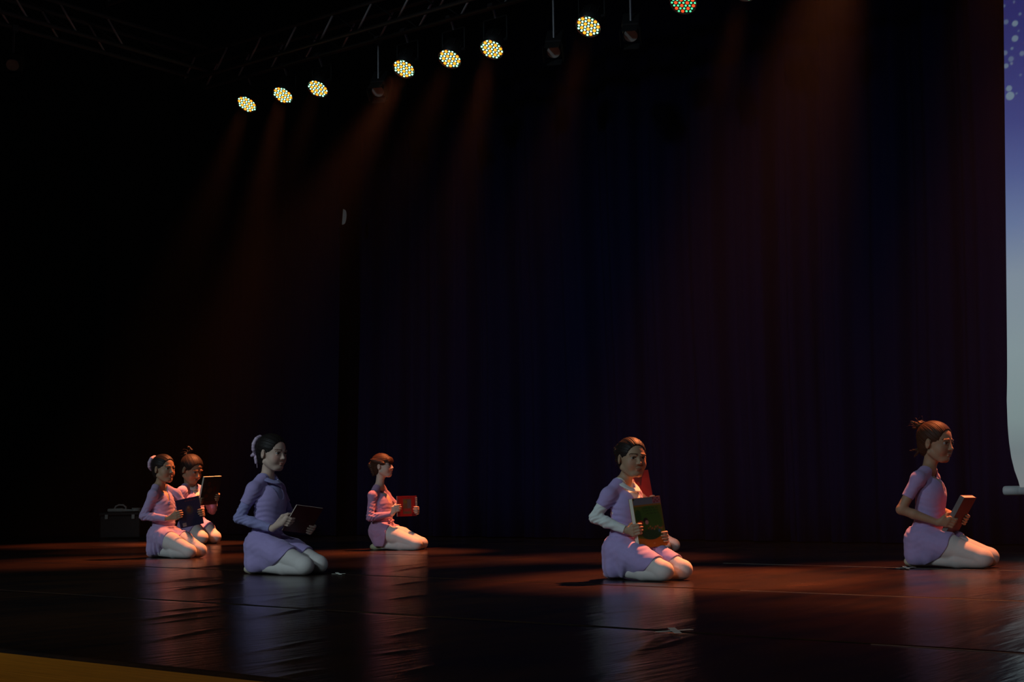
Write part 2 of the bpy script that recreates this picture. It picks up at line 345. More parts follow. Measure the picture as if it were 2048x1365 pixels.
# ------------------------------------------------------------------ LED par cans
def lamp_meshes():
    out = {}
    bm = bmesh.new(); tube_bm(bm, (0, 0, 0.0), (0, 0, 0.17), 0.105, 28); tube_bm(bm, (0, 0, 0.17), (0, 0, 0.22), 0.105, 28, 0.06)
    for k in range(10):
        an = 2 * math.pi * k / 10; box_bm(bm, (0.107 * math.cos(an), 0.107 * math.sin(an), 0.13), (0.012, 0.006, 0.09), Matrix.Rotation(an, 3, 'Z'))
    out['housing'] = (bm, M['black'], True)
    bm = bmesh.new(); n = 36
    ring = [[bm.verts.new((r * math.cos(2 * math.pi * k / n), r * math.sin(2 * math.pi * k / n), z)) for k in range(n)] for r, z in ((0.105, 0.01), (0.116, -0.008), (0.113, -0.014), (0.104, -0.006))]
    for a in range(3):
        for k in range(n): bm.faces.new((ring[a][k], ring[a][(k + 1) % n], ring[a + 1][(k + 1) % n], ring[a + 1][k]))
    out['front_rim'] = (bm, M['chrome'], True)
    bm = bmesh.new(); R = 0.138
    pts = [(-R, 0, 0.08)] + [(-R * math.cos(t), 0, 0.08 + 0.0 + R * 1.2 * math.sin(t)) for t in np.linspace(0, math.pi, 9)] + [(R, 0, 0.08)]
    for a, b in zip(pts[1:-2], pts[2:-1]): tube_bm(bm, a, b, 0.008, 6)
    out['yoke'] = (bm, M['black'], False)
    bm = bmesh.new(); box_bm(bm, (0, 0, 0.29), (0.05, 0.03, 0.07), bev=0.004); tube_bm(bm, (-0.03, 0, 0.335), (0.03, 0, 0.335), 0.032, 12)
    out['clamp'] = (bm, M['alu'], False)
    return out
def led_positions():
    P = []; R3 = math.sqrt(3) / 2; d = 0.0325
    for i in range(-3, 4):
        for j in range(-3, 4):
            x, y = d * (i + j * 0.5), d * j * R3
            if math.hypot(x, y) < 0.099: P.append((x, y, (i - j) % 3))
    return P
LM = {k: (v[0], v[1], v[2]) for k, v in lamp_meshes().items()}
LME = {}
for k, (bm, m, sm) in LM.items():
    me = bpy.data.meshes.new(k); bm.to_mesh(me); bm.free(); me.materials.append(m)
    for p in me.polygons: p.use_smooth = sm
    LME[k] = me
def led_mesh(sel, r, z=-0.004):
    bm = bmesh.new()
    for x, y, c in led_positions():
        if c in sel:
            bmesh.ops.create_uvsphere(bm, u_segments=8, v_segments=5, radius=r, matrix=Matrix.Translation((x, y, z)) @ Matrix.Diagonal((1, 1, 0.5, 1)))
    me = bpy.data.meshes.new('led_lens'); bm.to_mesh(me); bm.free(); return me
LG = led_mesh((0, 1), 0.0098); LA = led_mesh((2,), 0.0150)
def led_pair(g, a):
    G = LG.copy(); G.materials.append(g); A = LA.copy(); A.materials.append(a); return G, A
ON = led_pair(M['led_green'], M['led_amber']); DIM = led_pair(M['led_green2'], M['led_red2']); OFF = led_pair(M['grey_plastic'], M['grey_plastic'])
def par(px, py, aim, state, label, group, Y=9.65, roll=0.0):
    p = Vector(at_y(px, py, Y)); root = empty('stage_lamp', p, 0, label=label, cat='lamp', group=group)
    d = Vector(aim).normalized(); q = (-d).to_track_quat('Z', 'Y')
    R = q.to_matrix().to_4x4() @ Matrix.Rotation(roll, 4, 'Z')
    for k in ('housing', 'front_rim'):
        o = link(k, LME[k], None, root); o.matrix_local = R
    # the yoke straddles the can and climbs to the clamp under the chord
    top = 4.90 + 0.0 - p.z
    bm = bmesh.new(); s = Vector((1, 0, 0)); c = -d * 0.10
    for sg in (-1, 1):
        tube_bm(bm, c + s * 0.135 * sg, c + s * 0.135 * sg + Vector((0, 0, max(0.12, top - 0.10) - c.z)), 0.008, 6); tube_bm(bm, c + s * 0.10 * sg, c + s * 0.15 * sg, 0.016, 8)
    z = max(0.12, top - 0.10); tube_bm(bm, c * 1 + Vector((0, 0, z - c.z)) - s * 0.135, c + Vector((0, 0, z - c.z)) + s * 0.135, 0.008, 6)
    bm_obj('yoke', bm, M['black'], root)
    bm = bmesh.new(); tube_bm(bm, (0, c.y, z), (0, c.y * 0.3, top - 0.02), 0.016, 8); tube_bm(bm, (-0.03, 0, top), (0.03, 0, top), 0.03, 12); bm_obj('clamp', bm, M['alu'], root)
    G, A = {'on': ON, 'dim': DIM, 'off': OFF}[state]
    for q_ in (G, A): o = link('led_lenses', q_, None, root); o.matrix_local = R; o['kind'] = 'stuff'

    if state != 'off': o['label'] = 'amber lenses between the mint ones'
    return p, d
lit = [(494, 208, 'on'), (566, 190, 'on'), (636, 177, 'on'), (808, 137, 'on'), (900, 117, 'on'), (984, 98, 'on'), (1177, 52, 'on'), (1367, 5, 'dim'), (1490, -22, 'on')]
lab = ['leftmost glowing lamp, lowest in the slanting row', 'second glowing lamp from the left end of the row', 'third glowing lamp from the left, before the wide gap', 'fourth glowing lamp, first after the dark gap in the row',
       'middle glowing lamp of the close trio below the truss', 'sixth glowing lamp, right end of the close trio', 'lone amber and white glowing lamp between two dark spotlights', 'mint and red glowing lamp cut by the top edge', 'amber lamp barely showing at the top edge']
LAMPS = []
for i, (x, y, s) in enumerate(lit):
    LAMPS.append(par(x, y, (0.06, -0.58, -0.81), s, lab[i] if i != 7 else lab[i], 'glowing stage lamps', roll=0.26 * ((i * 7) % 3)))
def fresnel(px, py, label, aim, Y=9.66):
    if Y is None: v_ = ray(px, py); Y = float(v_[1] * (-11.60 / v_[0]))
    p = Vector(at_y(px, py, Y)); root = empty('dark_spotlight', p, 0, label=label, cat='lamp', group='unlit spotlights on the truss')
    q = (-Vector(aim).normalized()).to_track_quat('Z', 'Y').to_matrix().to_4x4()
    bm = bmesh.new(); box_bm(bm, (0, 0, 0.12), (0.15, 0.17, 0.2), bev=0.012); tube_bm(bm, (0, 0, -0.02), (0, 0, 0.03), 0.07, 20); o = bm_obj('housing', bm, M['black'], root); o.matrix_local = q
    bm = bmesh.new(); tube_bm(bm, (0, 0, -0.03), (0, 0, -0.02), 0.058, 20); o = bm_obj('lens', bm, M['grey_plastic'], root); o.matrix_local = q
    for sg, sx in ((1, 0), (-1, 0), (0, 1), (0, -1)):
        bm = bmesh.new(); box_bm(bm, (0.085 * sg if sx == 0 else 0, 0.085 * sx, -0.06), (0.004 if sx == 0 else 0.13, 0.13 if sx == 0 else 0.004, 0.09)); o = bm_obj('barn_door', bm, M['black'], root); o.matrix_local = q
    bm = bmesh.new(); tube_bm(bm, (0, 0, 0.05), (0, 0, 4.915 - p.z), 0.012, 8); box_bm(bm, (0, 0, 4.89 - p.z), (0.06, 0.06, 0.06)); bm_obj('clamp', bm, M['alu'], root)
fresnel(757, 180, 'unlit black spotlight between the third and fourth glowing lamps', (0.3, -0.6, -0.7))
fresnel(1108, 101, 'unlit black spotlight left of the lone glowing lamp', (0.3, -0.6, -0.7))
fresnel(1262, 68, 'unlit black spotlight right of the lone glowing lamp', (0.3, -0.6, -0.7))
fresnel(26, 128, 'unlit spotlight hanging alone in the far upper left corner', (0.6, -0.5, -0.6), None)

# amber light leaving the cans; the same bar goes on past the frame to the right
def amber(p, target, watts, size=28, col=AMBER): return spot('amber_lamp_light', tuple(p), target, watts, col, size, 1.0, 0.09)
AIMS = {0: ((-12.0, 8.4, 0), 1700, 26), 1: ((-11.3, 9.15, 0.3), 3800, 22), 2: ((-10.3, 8.0, 0), 700, 24), 3: ((-8.95, 6.9, 0.4), 2400, 26), 4: ((-8.5, 7.6, 0.2), 800, 28), 5: ((-8.0, 8.6, 0.4), 2600, 24), 6: ((-6.6, 7.6, 0.0), 1000, 22), 8: ((-5.8, 8.6, 0.0), 1300, 26)}
for i, (p, d) in enumerate(LAMPS):
    if i in AIMS: amber(p + d * 0.06, *AIMS[i])
for p, t, wt, sz in (((-4.25, 9.9, 5.3), (-4.15, 6.95, 0.3), 9500, 22), ((-3.1, 9.9, 5.3), (-3.12, 8.3, 0.5), 2700, 25), ((-2.45, 9.7, 4.5), (-2.6, 6.9, 0.0), 2200, 32), ((-1.2, 9.7, 4.5), (-1.4, 6.4, 0.0), 1400, 36)):
    amber(p, t, wt, sz)

# haze hanging in the stage air
def haze():
    bm = bmesh.new(); box_bm(bm, (-7.4, 7.05, 3.2), (17.5, 8.6, 6.2)); m = bpy.data.materials.new('stage_haze'); m.use_nodes = True; nt = m.node_tree
    nt.nodes.remove(nt.nodes['Principled BSDF']); v = nt.nodes.new('ShaderNodeVolumeScatter'); v.inputs['Density'].default_value = 0.0010; v.inputs['Anisotropy'].default_value = 0.5
    v.inputs['Color'].default_value = (1, 1, 1, 1); nt.links.new(v.outputs[0], nt.nodes['Material Output'].inputs['Volume'])
    o = bm_obj('stage_haze', bm, m); tag(o, 'thin haze in the stage air catching the amber beams', 'haze', kind='stuff')
haze()

# ------------------------------------------------------------------ implicit surfaces
def surface_net(D, xs, ys, zs):
    ins = D < 0; nx, ny, nz = D.shape
    cnt = np.zeros((nx - 1, ny - 1, nz - 1), np.uint8); off = [(a, b, c) for a in (0, 1) for b in (0, 1) for c in (0, 1)]
    for a, b, c in off: cnt += ins[a:nx - 1 + a, b:ny - 1 + b, c:nz - 1 + c]
    I, J, K = np.nonzero((cnt > 0) & (cnt < 8)); n = len(I)
    cv = {o: D[I + o[0], J + o[1], K + o[2]] for o in off}
    acc = np.zeros((n, 3)); num = np.zeros(n)
    for o in off:
        for ax in range(3):
            if o[ax]: continue
            p = list(o); p[ax] = 1; p = tuple(p); va, vb = cv[o], cv[p]; m = (va < 0) != (vb < 0)
            t = np.where(m, va / np.where(m, va - vb, 1), 0); q = np.zeros((n, 3)); q[:] = o; q[:, ax] = t
            acc[m] += q[m]; num[m] += 1
    acc /= num[:, None]
    V = np.stack([xs[I] + acc[:, 0] * (xs[1] - xs[0]), ys[J] + acc[:, 1] * (ys[1] - ys[0]), zs[K] + acc[:, 2] * (zs[1] - zs[0])], 1)
    vid = np.full((nx - 1, ny - 1, nz - 1), -1, np.int32); vid[I, J, K] = np.arange(n)
    out = []
    for ax in range(3):
        s0 = [slice(1, -1)] * 3; s1 = [slice(1, -1)] * 3; s0[ax] = slice(0, -1); s1[ax] = slice(1, None)
        A, B = ins[tuple(s0)], ins[tuple(s1)]; E = np.nonzero(A != B); e = np.array(E).T + 1; e[:, ax] -= 1
        fl = A[E]; u, v = [(1, 2), (2, 0), (0, 1)][ax]
        q = []
        for du, dv in ((-1, -1), (0, -1), (0, 0), (-1, 0)):
            p = e.copy(); p[:, u] += du; p[:, v] += dv; q.append(vid[p[:, 0], p[:, 1], p[:, 2]])
        q = np.stack(q, 1); q[~fl] = q[~fl][:, ::-1]; out.append(q)
    Fc = np.concatenate(out); return V, Fc[(Fc >= 0).all(1)]

def A3(*a): return np.array(a, float)
def cone(a, b, ra, rb, k=0.012): return ('c', np.array(a, float), np.array(b, float), ra, rb, k)
def ell(c, r, R=None, k=0.012, neg=False): return ('n' if neg else 'e', np.array(c, float), np.array(r, float), np.eye(3) if R is None else R, None, k)
def grow(prims, t):
    out = []
    for p in prims:
        if p[0] == 'c': out.append(('c', p[1], p[2], p[3] + t, p[4] + t, p[5]))
        elif p[0] == 'e': out.append(('e', p[1], p[2] + t, p[3], None, p[5]))
    return out
def bounds(p, pad):
    if p[0] == 'c':
        r = max(p[3], p[4]) + pad; return np.minimum(p[1], p[2]) - r, np.maximum(p[1], p[2]) + r
    e = np.sqrt(((p[3] * p[2][None, :]) ** 2).sum(1)) + pad; return p[1] - e, p[1] + e
def field(prims, h, pad=0.012):
    lo = np.min([bounds(p, pad)[0] for p in prims if p[0] != 'n'], 0); hi = np.max([bounds(p, pad)[1] for p in prims if p[0] != 'n'], 0)
    ax = [np.arange(lo[i], hi[i] + h, h).astype(np.float32) for i in range(3)]
    D = np.full([len(a) for a in ax], 0.05, np.float32)
    for p in prims:
        k = p[5]; b0, b1 = bounds(p, 0.02 + k)
        sl = tuple(slice(max(0, int((b0[i] - lo[i]) / h)), max(0, int((b1[i] - lo[i]) / h) + 2)) for i in range(3))
        if any(s.stop <= s.start for s in sl): continue
        x = ax[0][sl[0]][:, None, None]; y = ax[1][sl[1]][None, :, None]; z = ax[2][sl[2]][None, None, :]
        if x.size == 0 or y.size == 0 or z.size == 0: continue
        if p[0] == 'c':
            a, b = p[1], p[2]; ba = b - a; L2 = max(ba @ ba, 1e-9)
            px, py, pz = x - a[0], y - a[1], z - a[2]; t = np.clip((px * ba[0] + py * ba[1] + pz * ba[2]) / L2, 0, 1)
            d = np.sqrt((px - t * ba[0]) ** 2 + (py - t * ba[1]) ** 2 + (pz - t * ba[2]) ** 2) - (p[3] + (p[4] - p[3]) * t)
        else:
            c, r, R = p[1], p[2], p[3]; px, py, pz = x - c[0], y - c[1], z - c[2]
            q = [(px * R[0, i] + py * R[1, i] + pz * R[2, i]) / r[i] for i in range(3)]
            k0 = np.sqrt(q[0] ** 2 + q[1] ** 2 + q[2] ** 2); k1 = np.sqrt((q[0] / r[0]) ** 2 + (q[1] / r[1]) ** 2 + (q[2] / r[2]) ** 2) + 1e-6
            d = k0 * (k0 - 1) / k1
        S = D[sl]
        if p[0] == 'n':
            hh = np.clip(0.5 - 0.5 * (S + d) / k, 0, 1); D[sl] = S + (-d - S) * hh + k * hh * (1 - hh)
        else:
            hh = np.clip(0.5 + 0.5 * (S - d) / k, 0, 1); D[sl] = S + (d - S) * hh - k * hh * (1 - hh)
    return D.astype(np.float32), ax
def grids(ax): return ax[0][:, None, None], ax[1][None, :, None], ax[2][None, None, :]
def sdf_mesh(name, prims, h, cuts=(), disp=None, pad=0.012):
    D, ax = field(prims, h, pad); x, y, z = grids(ax)
    if disp is not None: D = D + disp(x, y, z)
    for c in cuts: D = np.maximum(D, c(x, y, z))
    D[0] = D[-1] = 1; D[:, 0] = D[:, -1] = 1; D[:, :, 0] = D[:, :, -1] = 1
    V, Fc = surface_net(D, *ax); return mesh_np(name, V, Fc), V
def capd(V, a, b):
    a = np.array(a); b = np.array(b); ba = b - a; t = np.clip(((V - a) @ ba) / (ba @ ba), 0, 1); return np.linalg.norm(V - a - t[:, None] * ba, axis=1)
def unit(v): v = np.array(v, float); return v / np.linalg.norm(v)
def rotm(yaw, pitch, roll=0.0):
    return np.array(Matrix.Rotation(yaw, 3, 'Z') @ Matrix.Rotation(pitch, 3, 'Y') @ Matrix.Rotation(roll, 3, 'X'))
def hn(v):  # cheap smooth pseudo noise
    x, y, z = v; return np.sin(x * 1.0 + 1.7 * np.sin(y * 0.8 + 0.4)) * np.sin(y * 1.1 + 1.3 * np.sin(z * 0.9 + 2.0)) + 0.5 * np.sin(z * 1.9 + 1.1 * np.sin(x * 1.5))

# ------------------------------------------------------------------ a kneeling child
def child(S):
    s = S['s']; h = S['h']
    o = on_floor(*S['root']); th = rad(S['yaw']); ct, st = math.cos(th), math.sin(th)
    root = empty('person', tuple(o), th, label=S['label'], cat='person', group='kneeling children in lilac dance clothes')
    Zr = (o - CP) @ FWD; ppm = F_PX / Zr
    def toL(p):
        q = np.asarray(p) - o; return np.array([ct * q[0] + st * q[1], -st * q[0] + ct * q[1], q[2]])
    cl = toL(CP)
    def L(px, py, y):       # local point on the lateral plane y under a pixel
        r = toL(CP + ray(px, py)) - cl; t = (y - cl[1]) / r[1]; return cl + r * t
    def Lx(px, y, z):       # local x so that (x, y, z) projects to that column
        lo, hi = -1.0, 1.0
        for _ in range(40):
            m = (lo + hi) / 2; q = np.array([ct * m - st * y, st * m + ct * y, z]) + o - CP; c = IW / 2 + F_PX * (q @ CR) / (q @ FWD)
            if c < px: lo = m
            else: hi = m
        return (lo + hi) / 2
    P = S['px']
    # legs
    kn, an, toe, hip = {}, {}, {}, {}
    hc = L(*P['hip'], 0.0)
    for sd, key in ((-1, 'R'), (1, 'L')):
        ky = sd * S.get('ky', 0.085) * s
        kx = Lx(P['knee' + key] - 0.046 * s * ppm, ky, 0.055 * s); kn[sd] = A3(kx, ky, 0.060 * s)
        hip[sd] = A3(hc[0], sd * 0.058 * s, hc[2])
        v = kn[sd] - hip[sd]
        toe[sd] = A3(Lx(P['toe'] + 0.02 * ppm, -0.05 * s, 0.03), sd * 0.035 * s, 0.030 * s)
        an[sd] = A3(toe[sd][0] + 0.125 * s, sd * 0.060 * s, 0.042 * s)
    legs = []
    for sd in (-1, 1):
        K, Hh, An, T = kn[sd], hip[sd], an[sd], toe[sd]; mid = Hh + (K - Hh) * 0.45 + A3(0, sd * 0.008, 0.006) * s
        legs += [cone(Hh, mid, 0.070 * s, 0.066 * s, 0.02), cone(mid, K, 0.066 * s, 0.047 * s, 0.02), ell(K + A3(0.004, 0, -0.004) * s, A3(0.052, 0.047, 0.048) * s, None, 0.015)]
        Kc = A3(K[0] - 0.005, K[1], 0.048 * s); cm = Kc + (An - Kc) * 0.42 + A3(0, sd * 0.012 * s, 0.004 * s)
        legs += [cone(Kc, cm, 0.043 * s, 0.046 * s, 0.003), cone(cm, An, 0.046 * s, 0.026 * s, 0.012)]
    feet = []
    for sd in (-1, 1):
        An, T = an[sd], toe[sd]; heel = An + A3(-0.020, 0, 0.030) * s
        feet += [ell(heel, A3(0.026, 0.022, 0.026) * s, None, 0.012), cone(An, T + A3(0.03, 0, 0.004) * s, 0.027 * s, 0.026 * s, 0.012), cone(T + A3(0.03, 0, 0.002) * s, T, 0.027 * s, 0.017 * s, 0.010),
                 ell(T + A3(0.025, 0, -0.004) * s, A3(0.035, 0.032, 0.017) * s, None, 0.010)]
    # trunk
    ch = L(*P['chest'], 0.0); nk = L(*P['neck'], 0.0); hd = L(*P['head'], 0.0)
    up = unit(nk - hc); wa = hc + (ch - hc) * 0.50
    Rt = np.eye(3); e3 = unit(ch - hc); e1 = unit(np.cross([0, 1, 0], e3)); Rt = np.stack([e1, np.array([0, 1, 0.0]), e3], 1)
    trunk = [ell(hc + A3(-0.018, 0, 0.0) * s, A3(0.088, 0.112, 0.092) * s, Rt, 0.03), ell(wa + e1 * 0.004 * s, A3(0.076, 0.095, 0.11) * s, Rt, 0.04),
             ell(ch, A3(0.078, 0.104, 0.115) * s, Rt, 0.04)]
    sh = {-1: L(*P['shR'], -0.118 * s)}; sh[1] = A3(sh[-1][0] + S.get('twist', 0.0), 0.118 * s, sh[-1][2] + S.get('shl', 0.0))
    for sd in (-1, 1): trunk.append(cone(nk + A3(-0.012, sd * 0.028, -0.026) * s, sh[sd] + A3(0, -sd * 0.006, -0.004) * s, 0.034 * s, 0.030 * s, 0.03))
    hs = S.get('hs', 1.0) * s; Rh = rotm(rad(S['face'][0]), rad(S['face'][1]), rad(S['face'][2] if len(S['face']) > 2 else 0))
    def Hd(x, y, z): return hd + Rh @ (A3(x, y, z) * hs)
    neck = [cone(nk + A3(-0.010, 0, -0.025) * s, Hd(-0.022, 0, -0.055), 0.039 * s, 0.036 * hs, 0.018)]
    # head
    head = [ell(Hd(-0.014, 0, 0.026), A3(0.092, 0.074, 0.080) * hs, Rh, 0.01), ell(Hd(0.024, 0, -0.030), A3(0.056, 0.058, 0.070) * hs, Rh, 0.03),
            ell(Hd(0.055, 0, -0.086), A3(0.019, 0.023, 0.016) * hs, Rh, 0.025)]
    for sd in (-1, 1):
        head += [ell(Hd(0.044, sd * 0.033, -0.038), A3(0.027, 0.024, 0.028) * hs, Rh, 0.02), cone(Hd(-0.002, sd * 0.058, -0.055), Hd(0.045, sd * 0.022, -0.088), 0.014 * hs, 0.013 * hs, 0.022)]
    for sd in (-1, 1): head.append(ell(Hd(0.094, sd * 0.031, 0.000), A3(0.020, 0.017, 0.012) * hs, Rh, 0.010, neg=True))
    head += [cone(Hd(0.074, 0, 0.006), Hd(0.090, 0, -0.027), 0.0065 * hs, 0.0080 * hs, 0.010), ell(Hd(0.092, 0, -0.029), A3(0.0085, 0.0085, 0.0080) * hs, Rh, 0.005)]
    for sd in (-1, 1):
        head += [ell(Hd(0.084, sd * 0.0095, -0.032), A3(0.0075, 0.0058, 0.0060) * hs, Rh, 0.004),
                 cone(Hd(0.079, sd * 0.016, 0.0165), Hd(0.068, sd * 0.044, 0.0155), 0.0065 * hs, 0.0055 * hs, 0.008),
                 cone(Hd(0.0785, sd * 0.020, 0.0055), Hd(0.0735, sd * 0.041, 0.0040), 0.0032 * hs, 0.0030 * hs, 0.003),
                 cone(Hd(0.0770, sd * 0.021, -0.0085), Hd(0.0725, sd * 0.040, -0.0075), 0.0030 * hs, 0.0028 * hs, 0.004)]
        Re = Rh @ rotm(sd * 0.35, 0.15, 0)
        head += [ell(Hd(-0.006, sd * 0.075, -0.010), A3(0.0175, 0.0075, 0.026) * hs, Re, 0.004), ell(Hd(-0.002, sd * 0.084, -0.008), A3(0.009, 0.006, 0.015) * hs, Re, 0.004, neg=True)]
    head += [ell(Hd(0.0800, 0, -0.0575), A3(0.0070, 0.0175, 0.0042) * hs, Rh, 0.003), ell(Hd(0.0785, 0, -0.0660), A3(0.0075, 0.0145, 0.0050) * hs, Rh, 0.003)]
    # book frame
    Bk = S['book']; bw = Bk['hw'] * s
    TL = L(*Bk['TL'], -bw + Bk.get('cy', 0.0)); TR = L(*Bk['TR'], bw + Bk.get('cy', 0.0)); BL = L(*Bk['BL'], -bw + Bk.get('cy', 0.0) + Bk.get('by', 0.0))
    u = unit(TR - TL); v = TL - BL; v = unit(v - (v @ u) * u); n = unit(np.cross(u, v))
    Wd = np.linalg.norm(TR - TL); Ht = Bk.get('len') or (TL - BL) @ v; T = Bk['T']
    # arms and hands
    arms = {-1: [], 1: []}; hands = []; el, wr = {}, {}
    for sd, key in ((-1, 'handR'), (1, 'handL')):
        hp = L(*Bk[key], (-bw if sd < 0 else bw) + Bk.get('cy', 0.0)); edge = TL if sd < 0 else TR
        vv = min(max(-(hp - edge) @ v, 0.03), Ht - 0.03); E = edge - v * vv - n * T / 2; ui = u if sd < 0 else -u
        wr[sd] = E - ui * 0.030 * s - n * 0.058 * s - v * 0.018 * s
        if sd < 0 and 'wrist' in P: wr[sd] = L(*P['wrist'], wr[sd][1])
        # elbow
        if sd < 0: el[sd] = L(*P['elbow'], S.get('ey', -0.165) * s)
        else:
            a, b = sh[sd], wr[sd]; la, lb = 0.195 * s, 0.175 * s; dd = b - a; D0 = np.linalg.norm(dd); D1 = min(D0, (la + lb) * 0.985); e = dd / D0
            x = (la * la - lb * lb + D1 * D1) / (2 * D1); hgt = math.sqrt(max(la * la - x * x, 0)); pole = A3(-0.5, 0.55, -0.8); pole = unit(pole - (pole @ e) * e); el[sd] = a + e * x * D0 / D1 + pole * hgt
        a, e_, w_ = sh[sd], el[sd], wr[sd]
        arms[sd] = [ell(a + A3(0, 0, -0.010) * s, A3(0.033, 0.032, 0.036) * s, None, 0.02), cone(a + A3(0, 0, -0.008) * s, e_, 0.031 * s, 0.027 * s, 0.022), cone(e_, e_ + (w_ - e_) * 0.35, 0.0265 * s, 0.0265 * s, 0.012), cone(e_ + (w_ - e_) * 0.35, w_, 0.0265 * s, 0.0175 * s, 0.012)]
        q = lambda U, Vv, Nn: E + ui * U * s + v * Vv * s + n * Nn * s
        tn = T / 2 / s
        offs = (0.026, 0.0085, -0.0085, -0.0245); K = [q(-0.016, f, 0.002 - 0.002 * abs(i - 1)) for i, f in enumerate(offs)]
        for k_ in K: hands.append(cone(w_, k_, 0.0140 * s, 0.0105 * s, 0.010))
        tl = (0.032, 0.037, 0.034, 0.026)
        for i, f in enumerate(offs):
            f2 = f * 0.97 + 0.004; m1 = q(0.004, f2, tn + 0.0125); m2 = q(tl[i] * 0.62, f2, tn + 0.0105); tp = q(tl[i], f2 + 0.001, tn + 0.0060)
            r = (0.0078, 0.0080, 0.0077, 0.0068)[i] * s
            hands += [cone(K[i], m1, r * 1.12, r, 0.004), cone(m1, m2, r, r * 0.9, 0.002), cone(m2, tp, r * 0.9, r * 0.75, 0.002)]
        tb = q(-0.026, 0.012, -0.026); tm = q(-0.004, 0.036, -tn - 0.014); tt = q(0.020, 0.044, -tn - 0.0085)
        hands += [cone(w_, tb, 0.0135 * s, 0.012 * s, 0.01), cone(tb, tm, 0.0115 * s, 0.0092 * s, 0.006), cone(tm, tt, 0.0090 * s, 0.0072 * s, 0.003)]
    body_pr = trunk + neck + legs + feet + arms[-1] + arms[1] + hands + head
    # keep negative shapes after the head they carve
    me, V = sdf_mesh('body', body_pr, h)
    tint = np.ones((len(V), 3), np.float32); q = (V - hd) @ Rh / hs; fr = q[:, 0] > 0.045
    def mix(m, c):
        m = np.clip(m, 0, 1)[:, None]; tint[:] = tint * (1 - m) + np.array(c, np.float32) * m
    mix(np.exp(-(((q - A3(0.07, 0.040, -0.030)) / 0.022) ** 2).sum(1)) * 0.6, (1.15, 0.72, 0.70)); mix(np.exp(-(((q - A3(0.07, -0.040, -0.030)) / 0.022) ** 2).sum(1)) * 0.6, (1.15, 0.72, 0.70))
    lip = np.minimum(capd(q, (0.083, -0.014, -0.0590), (0.083, 0.014, -0.0590)), capd(q, (0.083, -0.010, -0.0665), (0.083, 0.010, -0.0665)))
    mix((0.0085 - lip) / 0.003 * fr, (0.85, 0.55, 0.52)); mix((0.0026 - capd(q, (0.083, -0.016, -0.0622), (0.083, 0.016, -0.0622))) / 0.0016 * fr * 0.8, (0.3, 0.12, 0.12))
    for sd in (-1, 1):
        br = np.minimum(capd(q, (0.084, sd * 0.014, 0.0190), (0.080, sd * 0.030, 0.0235)), capd(q, (0.080, sd * 0.030, 0.0235), (0.064, sd * 0.048, 0.0185)))
        mix((0.0065 - br) / 0.0035, (0.22, 0.15, 0.12))
        ey = np.minimum(capd(q, (0.080, sd * 0.019, 0.0035), (0.078, sd * 0.030, 0.0060)), capd(q, (0.078, sd * 0.030, 0.0060), (0.070, sd * 0.043, 0.0015)))
        mix((0.0045 - ey) / 0.0025, (0.10, 0.07, 0.06)); mix((0.0040 - np.linalg.norm(q - A3(0.090, sd * 0.0058, -0.0385), axis=1)) / 0.002, (0.2, 0.08, 0.06))
        mix((0.0085 - np.linalg.norm(q - A3(-0.002, sd * 0.082, -0.008), axis=1)) / 0.006 * 0.5, (0.6, 0.4, 0.35))
    paint(me, 'tint', tint); body = link('body', me, M[S['skin']], root)
    if S.get('full', True):
        for sd in (-1, 1):
            c = Hd(0.0655, sd * 0.0300, -0.0015); bm = bmesh.new(); bmesh.ops.create_uvsphere(bm, u_segments=16, v_segments=12, radius=0.0118 * hs)
            ew = bm_obj('eye', bm, M['eye_white'], root, True); ew.location = c; ew.rotation_euler = Matrix(Rh.tolist()).to_euler()
            bm = bmesh.new(); g = Vector((1, S.get('gaze', 0.0), -0.05)).normalized(); bmesh.ops.create_uvsphere(bm, u_segments=12, v_segments=8, radius=0.0066 * hs, matrix=Matrix.Translation(g * 0.0072 * hs)); bm_obj('iris', bm, M['eye_dark'], ew, True)
    # hair
    bun = np.array(S.get('bun', (-0.112, 0, 0.045))); bd = unit(bun - A3(-0.014, 0, 0.026))
    t1 = unit(np.cross(bd, [0, 1, 0.01])); t2 = np.cross(bd, t1)
    def strands(x, y, z, amp=0.0009, fq=52):
        P0 = [(Rh[0, i] * (x - hd[0]) + Rh[1, i] * (y - hd[1]) + Rh[2, i] * (z - hd[2])) / hs for i in range(3)]
        g = [P0[0] - bun[0], P0[1] - bun[1], P0[2] - bun[2]]; a_ = np.arctan2(g[0] * t1[0] + g[1] * t1[1] + g[2] * t1[2], g[0] * t2[0] + g[1] * t2[1] + g[2] * t2[2])
        return amp * (np.sin(a_ * fq + 2 * np.sin(a_ * 7)) + 0.6 * np.sin(a_ * 19 + 1))
    hair = [ell(Hd(-0.016, 0, 0.030), A3(0.0970, 0.0782, 0.0830) * hs, Rh, 0.01), ell(Hd(-0.052, 0, -0.028), A3(0.048, 0.056, 0.055) * hs, Rh, 0.03),
            ell(Hd(0.098, 0, -0.030), A3(0.072, 0.090, S.get('line', 0.108)) * hs, Rh, 0.006, neg=True), ell(Hd(0.020, 0, -0.088), A3(0.062, 0.13, 0.064) * hs, Rh, 0.006, neg=True),
            ell(Hd(-0.004, -0.078, -0.008), A3(0.020, 0.012, 0.027) * hs, Rh, 0.004, neg=True), ell(Hd(-0.004, 0.078, -0.008), A3(0.020, 0.012, 0.027) * hs, Rh, 0.004, neg=True)]
    for e in S.get('hair_add', ()): hair.append(ell(Hd(*e[0]), A3(*e[1]) * hs, Rh @ rotm(*[rad(a) for a in (e[2] if len(e) > 2 else (0, 0, 0))]), 0.008))
    me, _ = sdf_mesh('hair', hair, min(h, 0.0032), disp=strands); hob = link('hair', me, M[S['hairmat']], root)
    br_ = S.get('bunr', (0.030, 0.034, 0.034))
